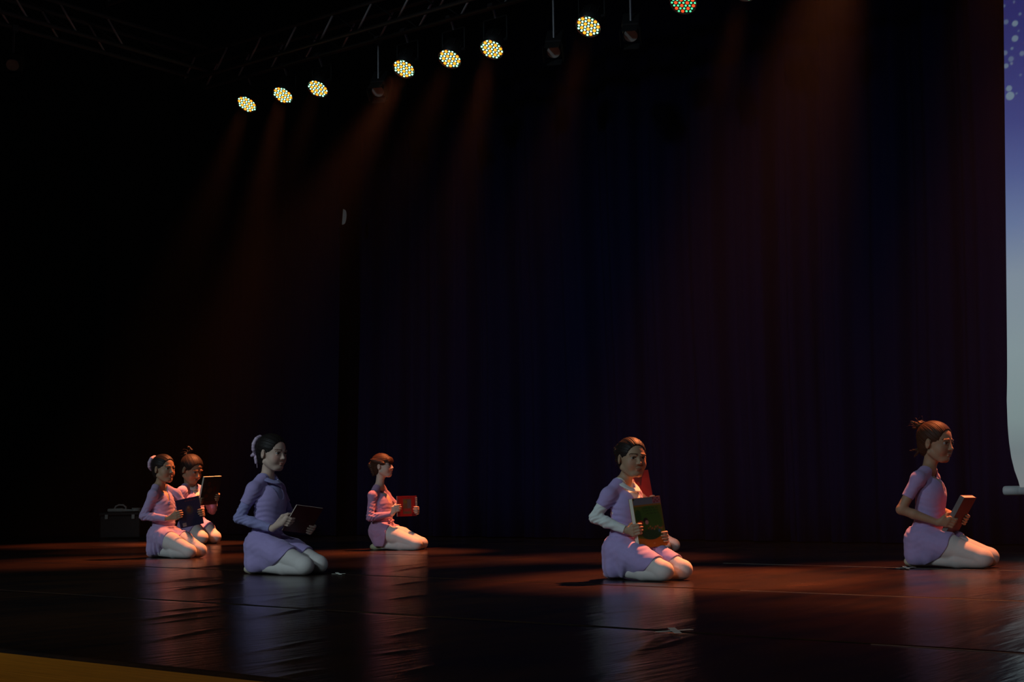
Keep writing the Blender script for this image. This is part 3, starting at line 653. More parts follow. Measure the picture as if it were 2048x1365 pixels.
    if br_:
        bp_ = [ell(Hd(*bun), A3(*br_) * hs, Rh @ rotm(0, math.atan2(bd[2], -bd[0]), 0), 0.01)]
        for e in S.get('bun_add', ()): bp_.append(cone(Hd(*e[0]), Hd(*e[1]), e[2] * hs, e[3] * hs, 0.006))
        me, _ = sdf_mesh('bun', bp_, 0.0030, disp=lambda x, y, z: 0.0016 * np.sin(380 * (z - hd[2]) + 3 * np.sin(120 * (x - hd[0]))) + 0.0012 * np.sin(260 * (x - hd[0]) + 200 * (y - hd[1])))
        link('bun', me, M[S['hairmat']], root)
    rng = np.random.RandomState(S['seed'])
    for k in range(S.get('wisps', 0)):
        a0 = A3(*bun) + rng.normal(0, 0.018, 3); dr = unit(rng.normal(0, 1, 3) + A3(-0.9, 0, 0.3)); a1 = a0 + dr * rng.uniform(0.022, 0.045); a2 = a1 + (dr + A3(-0.2, 0, -0.9)) * 0.014
        bm = bmesh.new(); tube_bm(bm, Hd(*a0), Hd(*a1), 0.0014, 5, 0.0011); tube_bm(bm, Hd(*a1), Hd(*a2), 0.0011, 5, 0.0005); bm_obj('hair_wisp', bm, M[S['hairmat']], root, True)
    if S.get('scrunchie'):
        base = A3(*bun) - bd * 0.018; R0, r0 = S['scrunchie']; pr = []
        n_ = 18; ring = [base + (t1 * math.cos(2 * math.pi * k / n_) + t2 * math.sin(2 * math.pi * k / n_)) * R0 for k in range(n_)]
        for k in range(n_): pr.append(cone(Hd(*ring[k]), Hd(*ring[(k + 1) % n_]), r0 * hs * (1 + 0.15 * (k % 2)), r0 * hs * (1.15 - 0.15 * (k % 2)), 0.004))
        me, _ = sdf_mesh('ribbon', pr, 0.0028); rb = link('ribbon', me, M['ribbon'], root)
        if S.get('bow'):
            b0 = base - t1 * R0 * S.get('bow_side', 1)
            for (dx, dy, dz, wdt) in S['bow']:
                tip = b0 + A3(dx, dy, dz); me, _ = sdf_mesh('ribbon_tail', [cone(Hd(*b0), Hd(*((b0 + tip) / 2 + A3(0, -0.006, 0))), 0.004 * hs, wdt * hs, 0.004), cone(Hd(*((b0 + tip) / 2 + A3(0, -0.006, 0))), Hd(*tip), wdt * hs, wdt * 0.7 * hs, 0.004)], 0.0024)
                link('ribbon_tail', me, M['ribbon'], rb)
    # clothes -------------------------------------------------------
    Cz = S['clothes']
    def fold(amp):
        def f(x, y, z):
            d = 0
            for sd in (-1, 1):
                e_ = el[sd]; r2 = ((x - e_[0]) ** 2 + (y - e_[1]) ** 2 + (z - e_[2]) ** 2) / (0.075 * s) ** 2
                dr = unit(wr[sd] - sh[sd]); uu = x * dr[0] + y * dr[1] + z * dr[2]
                d = d + np.exp(-r2) * np.sin(uu * 300 + 1.5 * np.sin(90 * y + 60 * z)) * 1.0
                p_ = sh[sd] + A3(0.015, -sd * 0.03, -0.06) * s; r3 = ((x - p_[0]) ** 2 + (y - p_[1]) ** 2 + (z - p_[2]) ** 2) / (0.06 * s) ** 2
                d = d + 0.9 * np.exp(-r3) * np.sin((z * 0.8 + sd * y * 0.6 + x * 0.3) * 240 + np.sin(50 * x))
            rw = ((x - wa[0]) ** 2 + (z - wa[2] + 0.0) ** 2) / (0.12 * s) ** 2 + 0 * y
            d = d + 0.7 * np.exp(-rw) * np.sin(z * 190 + 2.2 * np.sin(x * 26 + y * 19 + 1.3 * S['seed']))
            return amp * d
        return f
    def plane_cut(pt, nr):   # keep the side where (p - pt).nr < 0
        pt = np.array(pt); nr = unit(nr); return lambda x, y, z: (x - pt[0]) * nr[0] + (y - pt[1]) * nr[1] + (z - pt[2]) * nr[2]
    def armcut(fr, lower=True):
        def f(x, y, z):
            d = None
            for sd in (-1, 1):
                a, b, c = (sh[sd], el[sd], wr[sd])
                if fr <= 1: pt, nr = a + (b - a) * fr, unit(b - a)
                else: pt, nr = b + (c - b) * (fr - 1), unit(c - b)
                # only near this arm
                p = (x - pt[0]) * nr[0] + (y - pt[1]) * nr[1] + (z - pt[2]) * nr[2]
                near = np.sqrt((x - pt[0]) ** 2 + (y - pt[1]) ** 2 + (z - pt[2]) ** 2) - 0.075 * s
                g = np.maximum(p, -1)  # positive beyond the cuff
                g = np.where(near < 0, g, -1.0)
                d = g if d is None else np.maximum(d, g)
            return d
        return f
    def arm_upto(fr):
        out = []
        for sd in (-1, 1):
            a, b, c = sh[sd], el[sd], wr[sd]
            if fr <= 1:
                e_ = a + (b - a) * (fr + 0.02); out += [arms[sd][0], cone(a + A3(0, 0, -0.008) * s, e_, 0.031 * s, (0.031 - 0.004 * fr) * s, 0.022)]
            else:
                out += arms[sd]
        return out
    def neckhole(r, fwd, depth, vee=False):
        c0 = nk + A3(-0.012, 0, 0.0) * s; top = c0 + A3(0.0, 0, 0.08) * s; lowp = ch + e1 * 0.082 * s + e3 * (0.115 - depth) * s
        def f(x, y, z):
            def cd(a, b, ra, rb):
                ba = b - a; px, py, pz = x - a[0], y - a[1], z - a[2]; t = np.clip((px * ba[0] + py * ba[1] + pz * ba[2]) / (ba @ ba), 0, 1)
                return np.sqrt((px - t * ba[0]) ** 2 + (py - t * ba[1]) ** 2 + (pz - t * ba[2]) ** 2) - (ra + (rb - ra) * t)
            d = cd(c0 - A3(0, 0, 0.004) * s, top, r * s, (r + 0.02) * s)
            if fwd: d = np.minimum(d, cd(c0, lowp, r * s * 0.95, (0.006 if vee else 0.028) * s))
            return -d
        return f
    waist_z = hc[2] + S.get('waist', 0.085) * s
    if Cz.get('under'):
        U = Cz['under']; pr = grow(trunk, 0.004 * s) + grow(arms[-1] + arms[1], 0.0048 * s)
        me, _ = sdf_mesh('undershirt', pr, h, cuts=[armcut(1.93), neckhole(*U['hole'])], disp=fold(0.0022)); link('undershirt', me, M[U['mat']], root)
        pr = []; c0 = nk + A3(-0.010, 0, -0.006) * s; n_ = 36; a1, a2, dip = U.get('collar', (0.062, 0.052, 0.030))
        for ex, dz in ((-0.010, 0.006), (-0.004, 0.001), (0.002, -0.004), (0.008, -0.009)):
            pts = []
            for k in range(n_):
                t = 2 * math.pi * k / n_; cx = math.cos(t); pts.append(c0 + A3((a1 + ex) * cx + 0.010, (a2 + ex) * math.sin(t), dz - dip * max(cx, 0) ** 1.3 - 0.006 * (1 - cx) - 0.012 * abs(math.sin(t))) * s)
            for k in range(n_): pr.append(cone(pts[k], pts[(k + 1) % n_], 0.0052 * s, 0.0052 * s, 0.0015))
        me, _ = sdf_mesh('collar', pr, 0.003); link('collar', me, M[U['mat']], root)
    lt = Cz['leotard']; t_ = (0.0085 if Cz.get('under') else 0.005) * s
    pr = grow(trunk, t_) + grow(arm_upto(lt['sleeve']), t_ * 1.05)
    me, _ = sdf_mesh('leotard', pr, h, cuts=[armcut(lt['sleeve']), neckhole(*lt['hole'])], disp=fold(lt.get('fold', 0.0028))); link('leotard', me, M[lt['mat']], root)
    if lt.get('logo'):
        c = ch + e1 * 0.074 * s + A3(0, 0.0, 0.01)
        for k, (dy, dz, ln, an_) in enumerate(((-0.030, -0.002, 0.022, 1.5), (-0.012, -0.004, 0.008, 0.3), (0.000, -0.004, 0.008, 1.0), (0.012, -0.004, 0.010, 0.2))):
            bm = bmesh.new(); pts = [c + A3(0, dy, dz) * s + A3(-2.2 * dy * dy, math.cos(an_ + a * 0.6) * ln * 0.35 * 0 + (math.cos(an_) * (a - 1) * ln / 2 + (0.0035 if a == 1 else 0)), math.sin(an_) * (a - 1) * ln / 2) for a in (0, 1, 2)]
            for a, b in zip(pts[:-1], pts[1:]): tube_bm(bm, a + A3(0.004, 0, 0) * s, b + A3(0.004, 0, 0) * s, 0.0022, 6)
            bm_obj('logo', bm, M['logo'], root)
    if lt.get('bow'):
        c = wa + A3(0.082, -0.01, -0.035) * s; pr = [ell(c, A3(0.010, 0.010, 0.010) * s)]
        pr += [cone(c, c + A3(0.012, -0.035, 0.014) * s, 0.004 * s, 0.011 * s, 0.003), cone(c, c + A3(0.012, 0.035, 0.014) * s, 0.004 * s, 0.011 * s, 0.003), cone(c, c + A3(0.020, -0.018, -0.045) * s, 0.004 * s, 0.008 * s, 0.003), cone(c, c + A3(0.016, 0.018, -0.040) * s, 0.004 * s, 0.008 * s, 0.003)]
        me, _ = sdf_mesh('waist_bow', pr, 0.003); link('waist_bow', me, M[lt['mat']], root)
    if lt.get('gather'):
        c = ch + e1 * 0.080 * s + e3 * 0.018 * s; me, _ = sdf_mesh('gathered_knot', [ell(c, A3(0.008, 0.013, 0.020) * s)], 0.003, disp=lambda x, y, z: 0.0015 * np.sin(z * 500)); link('gathered_knot', me, M[lt['mat']], root)
    # tights
    pr = grow([trunk[0]] + legs + feet, 0.0035 * s); me, _ = sdf_mesh('tights', pr, h, cuts=[lambda x, y, z: z - waist_z + 0 * x + 0 * y]); link('tights', me, M[S.get('tights', 'tights')], root)
    for sd in (-1, 1):
        k = 0 if sd < 0 else 4; pr = grow(feet[k:k + 4], 0.0065 * s); me, _ = sdf_mesh('shoe', pr, max(h, 0.0035), cuts=[lambda x, y, z, a=an[sd]: x - a[0] + 0.022 * s + (z - a[2]) * 0.5 + 0 * y]); link('shoe', me, M[S['shoe']], root)
    # skirt
    K_ = S['skirt']; hemx = Lx(K_['hem'], -0.06 * s, hc[2] + 0.03 * s)
    pr = grow(trunk[:2], 0.011 * s) + [ell(hc + A3(-0.008, 0, -0.01) * s, A3(0.092, 0.114, 0.085) * s, Rt, 0.05)]
    pr += grow([legs[0], legs[1], legs[5], legs[6]], 0.0115 * s)
    fl_ = K_.get('flare', 1.0)
    if K_.get('back', True):
        bx = Lx(P['toe'] + (K_.get('backpx', 6)), -0.09 * s, 0.05) + 0.055 * s
        for yy in (-0.060, 0.060): pr.append(cone(hc + A3(-0.026, yy * 0.6, -0.012) * s, A3(bx, yy * s * fl_, K_.get('bz', 0.070) * s), 0.062 * s, 0.062 * s, 0.035))
        for yy in (-0.055, 0.055): pr.append(cone(A3(bx, yy * s * fl_, 0.07 * s), A3(an[-1][0] + 0.04 * s, yy * s * 1.1, 0.075 * s), 0.060 * s, 0.060 * s, 0.05))
    z0 = waist_z
    def rip(x, y, z, A=K_.get('ripple', 0.004), nf=K_.get('nf', 9)):
        an_ = np.arctan2(y, x - hc[0]); ramp = np.clip((z0 - z) / (0.22 * s), 0, 1); return A * s * np.sin(an_ * nf + 1.4 * np.sin(an_ * 3 + S['seed'])) * ramp + 0.0012 * np.sin(z * 160 + 3 * np.sin(x * 30)) * (1 - ramp)
    aq = K_.get('curve', 5.0) * 5.0; ztop = hc[2] + 0.05 * s
    def hem(x, y, z): return (x - (hemx - aq * np.clip(ztop - z, 0, 1) ** 3 + K_.get('far', 0.0) * y + 0.002 * np.sin(y * 60 + z * 40))) * 0.75
    wl = K_.get('wslope', 0.0)
    me, _ = sdf_mesh('skirt', pr, h, cuts=[hem, lambda x, y, z: z - waist_z + 0.01 * s + wl * (x - hc[0]) + 0 * y, lambda x, y, z: K_.get('zmin', 0.014) * s - z + 0 * x + 0 * y], disp=rip)
    link(K_.get('name', 'skirt'), me, M[K_['mat']], root)
    # the book ------------------------------------------------------
    bc = TL + u * Wd / 2 - v * Ht / 2 - n * T / 2
    def toW(p): return np.array([ct * p[0] - st * p[1], st * p[0] + ct * p[1], p[2]]) + o
    def dW(p): return np.array([ct * p[0] - st * p[1], st * p[0] + ct * p[1], p[2]])
    uw, vw, nw = dW(u), dW(v), dW(n); b = empty(Bk.get('name', 'book'), (0, 0, 0), label=Bk['label'], cat='book', group='books held by the kneeling children')
    b.matrix_world = Matrix([[uw[0], vw[0], nw[0], 0], [uw[1], vw[1], nw[1], 0], [uw[2], vw[2], nw[2], 0], [0, 0, 0, 1]]); b.location = toW(bc)
    bm = bmesh.new(); box_bm(bm, (0, 0, 0), (Wd - 0.003, Ht - 0.003, T - 0.004)); bm_obj('page_block', bm, M['paper'], b)
    cm = mat('cover_' + S['key'], Bk['col'], 0.45, 0.06, 50)
    bm = bmesh.new(); box_bm(bm, (0, 0, -T / 2 + 0.001), (Wd, Ht, 0.002), bev=0.0004); bm_obj('back_cover', bm, cm, b)
    bm = bmesh.new(); box_bm(bm, (0, 0, T / 2 - 0.001), (Wd, Ht, 0.002), bev=0.0004); bm_obj('front_cover', bm, cm, b)
    if Bk.get('spine'):
        bm = bmesh.new(); box_bm(bm, (Bk['spine'] * (Wd / 2 - 0.001), 0, 0), (0.003, Ht, T), bev=0.0006); bm_obj('spine', bm, mat('spine_' + S['key'], Bk['spinecol'], 0.5, 0.15, 50) if Bk.get('spinecol') else cm, b)
    if Bk.get('art'):
        nu, nv = 64, 90; U, Vv = np.meshgrid(np.linspace(0, 1, nu), np.linspace(0, 1, nv), indexing='ij')
        Vp = np.stack([(U - 0.5) * Wd * 0.995, (Vv - 0.5) * Ht * 0.995, np.full(U.shape, T / 2 + 0.0004)], -1).reshape(-1, 3)
        me = mesh_np('cover_print', Vp, grid_faces(nu, nv)); paint(me, 'ink', Bk['art'](U.ravel(), 1 - Vv.ravel())); link('cover_print', me, M['print'], b)
    if Bk.get('rings'):
        for k in range(14):
            y = Ht / 2 - 0.016 - k * (Ht - 0.03) / 13; bm = bmesh.new(); bmesh.ops.create_circle(bm, segments=10, radius=0.1); bm.free(); bm = bmesh.new()
            pts = [Vector((Wd / 2 - 0.004 + 0.009 * math.cos(t), y, 0.011 * math.sin(t))) for t in np.linspace(0, 2 * math.pi, 11)]
            for a, c in zip(pts[:-1], pts[1:]): tube_bm(bm, a, c, 0.0022, 5)
            bm_obj('binding_ring', bm, M['white'], b, True)
    return root

def ink_base(U, c): o = np.empty((len(U), 3)); o[:] = c; return o
def put(o, m, c): m = np.clip(m, 0, 1)[:, None]; o[:] = o * (1 - m) + np.array(c) * m
def oval(U, V, cx, cy, rx, ry, s=0.03): return (1 - np.hypot((U - cx) / rx, (V - cy) / ry)) / s
def rect(U, V, x0, y0, x1, y1): return ((U > x0) & (U < x1) & (V > y0) & (V < y1)).astype(float)
def scrawl(o, U, V, x0, x1, y, c, a=0.008, fq=120):
    put(o, (a - np.abs(V - y - 0.006 * np.sin(U * fq) - 0.004 * np.sin(U * fq * 1.7 + 1) + 0.03 * (U - 0.5) ** 2)) / 0.004 * ((U > x0) & (U < x1) & (np.sin(U * 47 + y * 90) > -0.7)), c)
def art_green(U, V):
    o = ink_base(U, (0.50, 0.16, 0.015)); put(o, (0.80 - V + 0.05 * np.sin(U * 3.5)) / 0.02 * (V > 0.14), (0.10, 0.13, 0.012)); put(o, oval(U, V, 0.5, 0.50, 0.46, 0.35, .1), (0.045, 0.13, 0.015))
    put(o, oval(U, V, 0.12, 0.36, 0.12, 0.14, .2), (0.02, 0.08, 0.012)); put(o, oval(U, V, 0.5, 0.745, 0.34, 0.115, .1), (0.015, 0.07, 0.03)); put(o, (V - 0.125 - 0.01) / 0.01 * (V < 0.17) * 1.0, (0.30, 0.14, 0.02))
    put(o, rect(U, V, 0, 0, 1, 0.135), (0.16, 0.19, 0.24)); put(o, rect(U, V, 0, 0, 0.06, 0.05), (0.02, 0.05, 0.02)); put(o, rect(U, V, 0.70, 0, 1, 0.125), (0.36, 0.13, 0.17))
    for cx, cy in ((0.74, 0.03), (0.82, 0.07), (0.90, 0.03), (0.88, 0.10), (0.77, 0.11), (0.96, 0.07)): put(o, oval(U, V, cx, cy, 0.035, 0.022, .4), (0.20, 0.02, 0.03))
    for y in (0.22, 0.27, 0.33): scrawl(o, U, V, 0.30 if y < .3 else 0.38, 0.86, y, (0.015, 0.04, 0.01))
    put(o, oval(U, V, 0.16, 0.50, 0.12, 0.05, .3), (0.45, 0.03, 0.02)); put(o, oval(U, V, 0.36, 0.455, 0.10, 0.060, .3), (0.015, 0.008, 0.008)); put(o, oval(U, V, 0.39, 0.50, 0.07, 0.050, .3), (0.50, 0.25, 0.22))
    for k in range(16): put(o, oval(U, V, 0.42 + 0.034 * k, 0.62 + 0.03 * math.sin(k * 2.3), 0.035, 0.025, .4), [(0.35, 0.12, 0.02), (0.05, 0.12, 0.03), (0.3, 0.2, 0.05), (0.25, 0.06, 0.05)][k % 4])
    put(o, oval(U, V, 0.80, 0.69, 0.055, 0.035, .3), (0.04, 0.14, 0.26)); put(o, oval(U, V, 0.55, 0.93, 0.04, 0.02, .4), (0.6, 0.3, 0.15)); return o
def art_navy(U, V):
    o = ink_base(U, (0.018, 0.022, 0.075)); scrawl(o, U, V, 0.35, 0.9, 0.09, (0.20, 0.05, 0.05), 0.012); put(o, oval(U, V, 0.5, 0.42, 0.18, 0.18, .2), (0.05, 0.055, 0.06)); put(o, oval(U, V, 0.48, 0.40, 0.09, 0.13, .3), (0.14, 0.05, 0.03))
    put(o, oval(U, V, 0.47, 0.33, 0.05, 0.05, .3), (0.22, 0.13, 0.08))
    for y in (0.62, 0.68, 0.74): scrawl(o, U, V, 0.30, 0.78, y, (0.05, 0.05, 0.12), 0.006)
    put(o, rect(U, V, 0.10, 0.84, 0.26, 0.96), (0.30, 0.32, 0.34)); 
    for k in range(6): put(o, rect(U, V, 0.115 + k * 0.024, 0.85, 0.124 + k * 0.024, 0.93), (0.05, 0.05, 0.06))
    return o
def art_grey(U, V):
    o = ink_base(U, (0.06, 0.055, 0.065)); put(o, (0.10 - U) / 0.02, (0.10, 0.10, 0.10))
    for k, (cx, cy, rx, ry) in enumerate(((0.35, 0.25, 0.10, 0.10), (0.62, 0.22, 0.10, 0.08), (0.45, 0.48, 0.16, 0.12), (0.72, 0.45, 0.10, 0.12), (0.30, 0.68, 0.13, 0.08), (0.60, 0.72, 0.12, 0.10), (0.15, 0.45, 0.06, 0.10))):
        put(o, oval(U, V, cx, cy, rx, ry, .3), [(0.20, 0.06, 0.03), (0.08, 0.06, 0.05), (0.16, 0.10, 0.06), (0.14, 0.03, 0.03)][k % 4])
    put(o, (V - 0.86) / 0.02, (0.12, 0.05, 0.05)); scrawl(o, U, V, 0.2, 0.9, 0.07, (0.02, 0.02, 0.02), 0.012); return o
def art_red(U, V):
    o = ink_base(U, (0.30, 0.012, 0.012)); put(o, rect(U, V, 0.30, 0.14, 0.72, 0.88), (0.12, 0.075, 0.045)); put(o, rect(U, V, 0.52, 0.20, 0.70, 0.60), (0.10, 0.10, 0.12)); put(o, oval(U, V, 0.42, 0.30, 0.10, 0.10, .3), (0.14, 0.12, 0.02))
    put(o, rect(U, V, 0.34, 0.62, 0.68, 0.76), (0.26, 0.03, 0.03)); scrawl(o, U, V, 0.25, 0.75, 0.07, (0.12, 0.01, 0.01), 0.012); put(o, rect(U, V, 0.04, 0.12, 0.07, 0.55), (0.05, 0.03, 0.08)); return o
def art_plain(c):
    def f(U, V):
        o = ink_base(U, c); put(o, (0.06 + 0.0 - np.minimum(np.minimum(U, 1 - U), np.minimum(V, 1 - V))) / 0.01 * (np.minimum(np.minimum(U, 1 - U), np.minimum(V, 1 - V)) > 0.05), np.array(c) * 0.7)
        put(o, (0.5 + 0.5 * np.sin(U * 9 + 3 * np.sin(V * 6))) * 0.25, np.array(c) * 0.6); return o
    return f

KIDS = [
 dict(key='B', seed=1, s=1.03, h=0.0031, root=(560, 1149), yaw=10, skin='skin', hairmat='hair_dark', shoe='shoe_cream', ky=0.085, face=(-6, 4), hs=1.03,
  label='child with a lavender bow on her dark bun, kneeling with a plain maroon book',
  px=dict(hip=(531, 1090), chest=(541, 1010), neck=(537, 948), head=(545, 906), shR=(507, 977), elbow=(478, 1037), wrist=(545, 1058), kneeR=624, kneeL=652, toe=486),
  bun=(-0.122, -0.012, 0.042), bunr=(0.028, 0.038, 0.038), scrunchie=(0.049, 0.0105), bow_side=-1, bow=[(-0.035, -0.01, -0.015, 0.013), (0.004, -0.012, -0.055, 0.012), (0.012, -0.008, -0.085, 0.003)],
  clothes=dict(under=dict(mat='lilac_blue', hole=(0.046, False, 0), collar=(0.070, 0.060, 0.044)), leotard=dict(mat='lilac', sleeve=0.52, hole=(0.060, True, 0.045), logo=True)),
  skirt=dict(hem=592, curve=5.0, mat='lilac', ripple=0.004),
  book=dict(TL=(594, 1011), TR=(647, 1018), BL=(562, 1062), hw=0.10, T=0.010, handR=(576, 1046), handL=(617, 1062), col=(0.10, 0.012, 0.018), art=art_plain((0.115, 0.016, 0.022)), spine=1, label='thin plain maroon book held by the child with the lavender bow')),
 dict(key='C', seed=2, s=0.99, h=0.0031, root=(1283, 1160), yaw=-4, skin='skin_tan', hairmat='hair_dark', shoe='shoe_pink', ky=0.082, face=(-25, 2), gaze=-0.25, hs=1.03,
  label='child in white long sleeves under a purple tunic, looking towards the camera',
  px=dict(hip=(1250, 1100), chest=(1256, 1022), neck=(1250, 956), head=(1264, 916), shR=(1217, 989), elbow=(1190, 1036), wrist=(1255, 1062), kneeR=1343, kneeL=1381, toe=1204),
  bun=(-0.138, 0.0, 0.035), bunr=(0.030, 0.040, 0.044), wisps=9, bun_add=[((-0.13, -0.01, 0.03), (-0.150, -0.02, -0.02), 0.020, 0.008), ((-0.12, 0, 0.05), (-0.155, -0.02, 0.055), 0.016, 0.006)],
  clothes=dict(under=dict(mat='white', hole=(0.050, False, 0), collar=(0.076, 0.064, 0.062)), leotard=dict(mat='lilac', sleeve=0.50, hole=(0.062, True, 0.055))),
  skirt=dict(hem=1326, curve=4.0, mat='lilac', ripple=0.007, nf=12, far=0.05),
  book=dict(TL=(1264, 998), TR=(1319, 992), BL=(1277, 1099), hw=0.10, T=0.032, handR=(1268, 1062), handL=(1332, 1076), col=(0.30, 0.14, 0.03), art=art_green, spine=1, label='large green and orange picture book held upright by the child in white sleeves')),
 dict(key='F', seed=3, s=1.08, h=0.0031, root=(1890, 1135), yaw=2, skin='skin_tan', hairmat='hair_brown', shoe='shoe_cream', ky=0.075, face=(-12, 6), hs=1.08, line=0.112,
  label='child in a short-sleeved lilac leotard with bare arms, kneeling nearest the screen',
  px=dict(hip=(1853, 1080), chest=(1862, 995), neck=(1861, 932), head=(1873, 885), shR=(1836, 955), elbow=(1802, 1020), wrist=(1876, 1046), kneeR=1981, kneeL=1993, toe=1808),
  bun=(-0.100, 0.0, 0.085), bunr=(0.022, 0.030, 0.026), wisps=16, bun_add=[((-0.09, -0.01, 0.08), (-0.145, -0.02, 0.10), 0.014, 0.004), ((-0.09, 0, 0.07), (-0.150, 0.0, 0.065), 0.012, 0.003), ((-0.085, -0.02, -0.045), (-0.135, -0.03, -0.055), 0.010, 0.003), ((-0.085, -0.03, -0.055), (-0.105, -0.035, -0.085), 0.010, 0.003)],
  clothes=dict(leotard=dict(mat='lilac', sleeve=0.62, hole=(0.058, True, 0.075, True), fold=0.0012)),
  skirt=dict(hem=1908, curve=4.2, mat='lilac', ripple=0.006, nf=6),
  book=dict(TL=(1929, 996), TR=(1953, 996), BL=(1890, 1068), hw=0.085, T=0.030, handR=(1904, 1048), handL=(1932, 1042), col=(0.30, 0.03, 0.02), art=art_plain((0.16, 0.022, 0.014)), spinecol=(0.13, 0.14, 0.14), spine=-1, label='thick red book tilted in the hands of the child nearest the screen')),
 dict(key='A', seed=4, s=0.99, h=0.0040, root=(350, 1116), yaw=2, skin='skin_tan', hairmat='hair_dark', shoe='shoe_pink', ky=0.075, face=(2, 0), hs=1.05,
  label='child in a V-necked lilac tunic, kneeling leftmost with a navy book and pink hair band',
  px=dict(hip=(328, 1072), chest=(326, 1012), neck=(321, 968), head=(328, 938), shR=(306, 988), elbow=(287, 1033), wrist=(338, 1038), kneeR=390, kneeL=411, toe=291),
  bun=(-0.122, -0.014, 0.046), bunr=(0.024, 0.034, 0.036), scrunchie=(0.047, 0.0125),
  clothes=dict(leotard=dict(mat='lilac_pale', sleeve=1.9, hole=(0.058, True, 0.09, True), gather=True, fold=0.0028)),
  skirt=dict(hem=345, curve=3.0, mat='lilac_pale', ripple=0.010, nf=16, name='tunic_skirt', zmin=0.02),
  book=dict(TL=(351, 1002), TR=(397, 992), BL=(354, 1060), hw=0.10, T=0.010, handR=(358, 1031), handL=(397, 1028), col=(0.02, 0.022, 0.07), art=art_navy, spine=-1, label='navy blue book with a small barcode, held by the leftmost child')),
 dict(key='E', seed=5, s=1.18, h=0.0050, root=(400, 1089), yaw=4, skin='skin_tan', hairmat='hair_dark', shoe='shoe_pink', ky=0.075, face=(-2, 22), hs=1.10,
  label='child looking down at a raised grey book, behind the child with navy book',
  px=dict(hip=(386, 1054), chest=(384, 1005), neck=(380, 968), head=(384, 939), shR=(364, 982), elbow=(356, 1020), kneeR=414, kneeL=440, toe=352),
  bun=(-0.095, 0.0, 0.080), bunr=(0.022, 0.030, 0.026), wisps=8, bun_add=[((-0.09, 0, 0.085), (-0.06, 0, 0.135), 0.012, 0.008), ((-0.06, 0, 0.135), (-0.10, 0, 0.145), 0.008, 0.008)],
  clothes=dict(under=dict(mat='white', hole=(0.048, False, 0), collar=(0.064, 0.054, 0.036)), leotard=dict(mat='lilac', sleeve=1.9, hole=(0.060, True, 0.05))),
  skirt=dict(hem=398, curve=5.0, mat='lilac', ripple=0.005),
  book=dict(TL=(409, 955), TR=(444, 953), BL=(396, 1012), hw=0.10, T=0.022, handR=(398, 1004), handL=(434, 996), col=(0.10, 0.09, 0.09), art=art_grey, spine=1, label='dark grey picture book with a pale top edge, raised highest of all the books')),
 dict(key='D', seed=6, s=0.97, h=0.0040, root=(798, 1101), yaw=14, skin='skin', hairmat='hair_brown', shoe='shoe_green', ky=0.072, face=(4, -4), hs=1.0, line=0.095,
  label='child with a fringe and twisted bun holding a red spiral notebook',
  px=dict(hip=(765, 1062), chest=(765, 1012), neck=(761, 968), head=(766, 932), shR=(745, 990), elbow=(740, 1036), wrist=(785, 1028), kneeR=842, kneeL=853, toe=739),
  bun=(-0.110, -0.01, 0.010), bunr=(0.026, 0.034, 0.036), wisps=4, bun_add=[((-0.10, -0.01, 0.0), (-0.085, -0.02, -0.07), 0.026, 0.018)],
  hair_add=[((0.060, 0.0, 0.040), (0.034, 0.058, 0.036), (0, 20, 0)), ((0.078, 0.0, 0.028), (0.014, 0.052, 0.024), (0, 0, 0)), ((-0.02, -0.066, 0.035), (0.075, 0.018, 0.022), (0, 20, 0))],
  clothes=dict(leotard=dict(mat='mauve', sleeve=1.93, hole=(0.060, True, 0.06), bow=True, fold=0.0026)),
  skirt=dict(hem=781, curve=1.6, mat='mauve', ripple=0.004, name='shorts', backpx=10, zmin=0.035),
  book=dict(TL=(794, 993), TR=(833, 992), BL=(795, 1034), hw=0.085, T=0.012, handR=(797, 1018), handL=(830, 1022), col=(0.24, 0.01, 0.01), art=art_red, rings=True, label='red spiral-bound notebook held by the child with a fringe')),
 dict(key='G', seed=8, s=0.95, h=0.0050, root=(1303, 1105), yaw=2, skin='skin', hairmat='hair_dark', shoe='shoe_pink', ky=0.072, face=(0, 5), full=True,
  label='child almost hidden behind the one in white sleeves, only a knee showing',
  px=dict(hip=(1278, 1068), chest=(1277, 1010), neck=(1273, 970), head=(1269, 930), shR=(1259, 988), elbow=(1252, 1032), kneeR=1338, kneeL=1357, toe=1247),
  bun=(-0.105, 0.0, 0.045), bunr=(0.024, 0.03, 0.03),
  clothes=dict(leotard=dict(mat='lilac', sleeve=1.9, hole=(0.058, True, 0.05))),
  skirt=dict(hem=1292, curve=3.0, mat='lilac', ripple=0.004),
  book=dict(TL=(1262, 944), TR=(1296, 940), BL=(1272, 1012), hw=0.085, T=0.012, handR=(1268, 1004), handL=(1303, 1004), col=(0.45, 0.02, 0.012), art=art_plain((0.55, 0.03, 0.015)), spine=1, label='bright red book edge showing behind the shoulder of the child in white sleeves')),
]
ONLY = globals().get('ONLY')
for S in KIDS:
    if ONLY is None or S['key'] in ONLY: child(S)

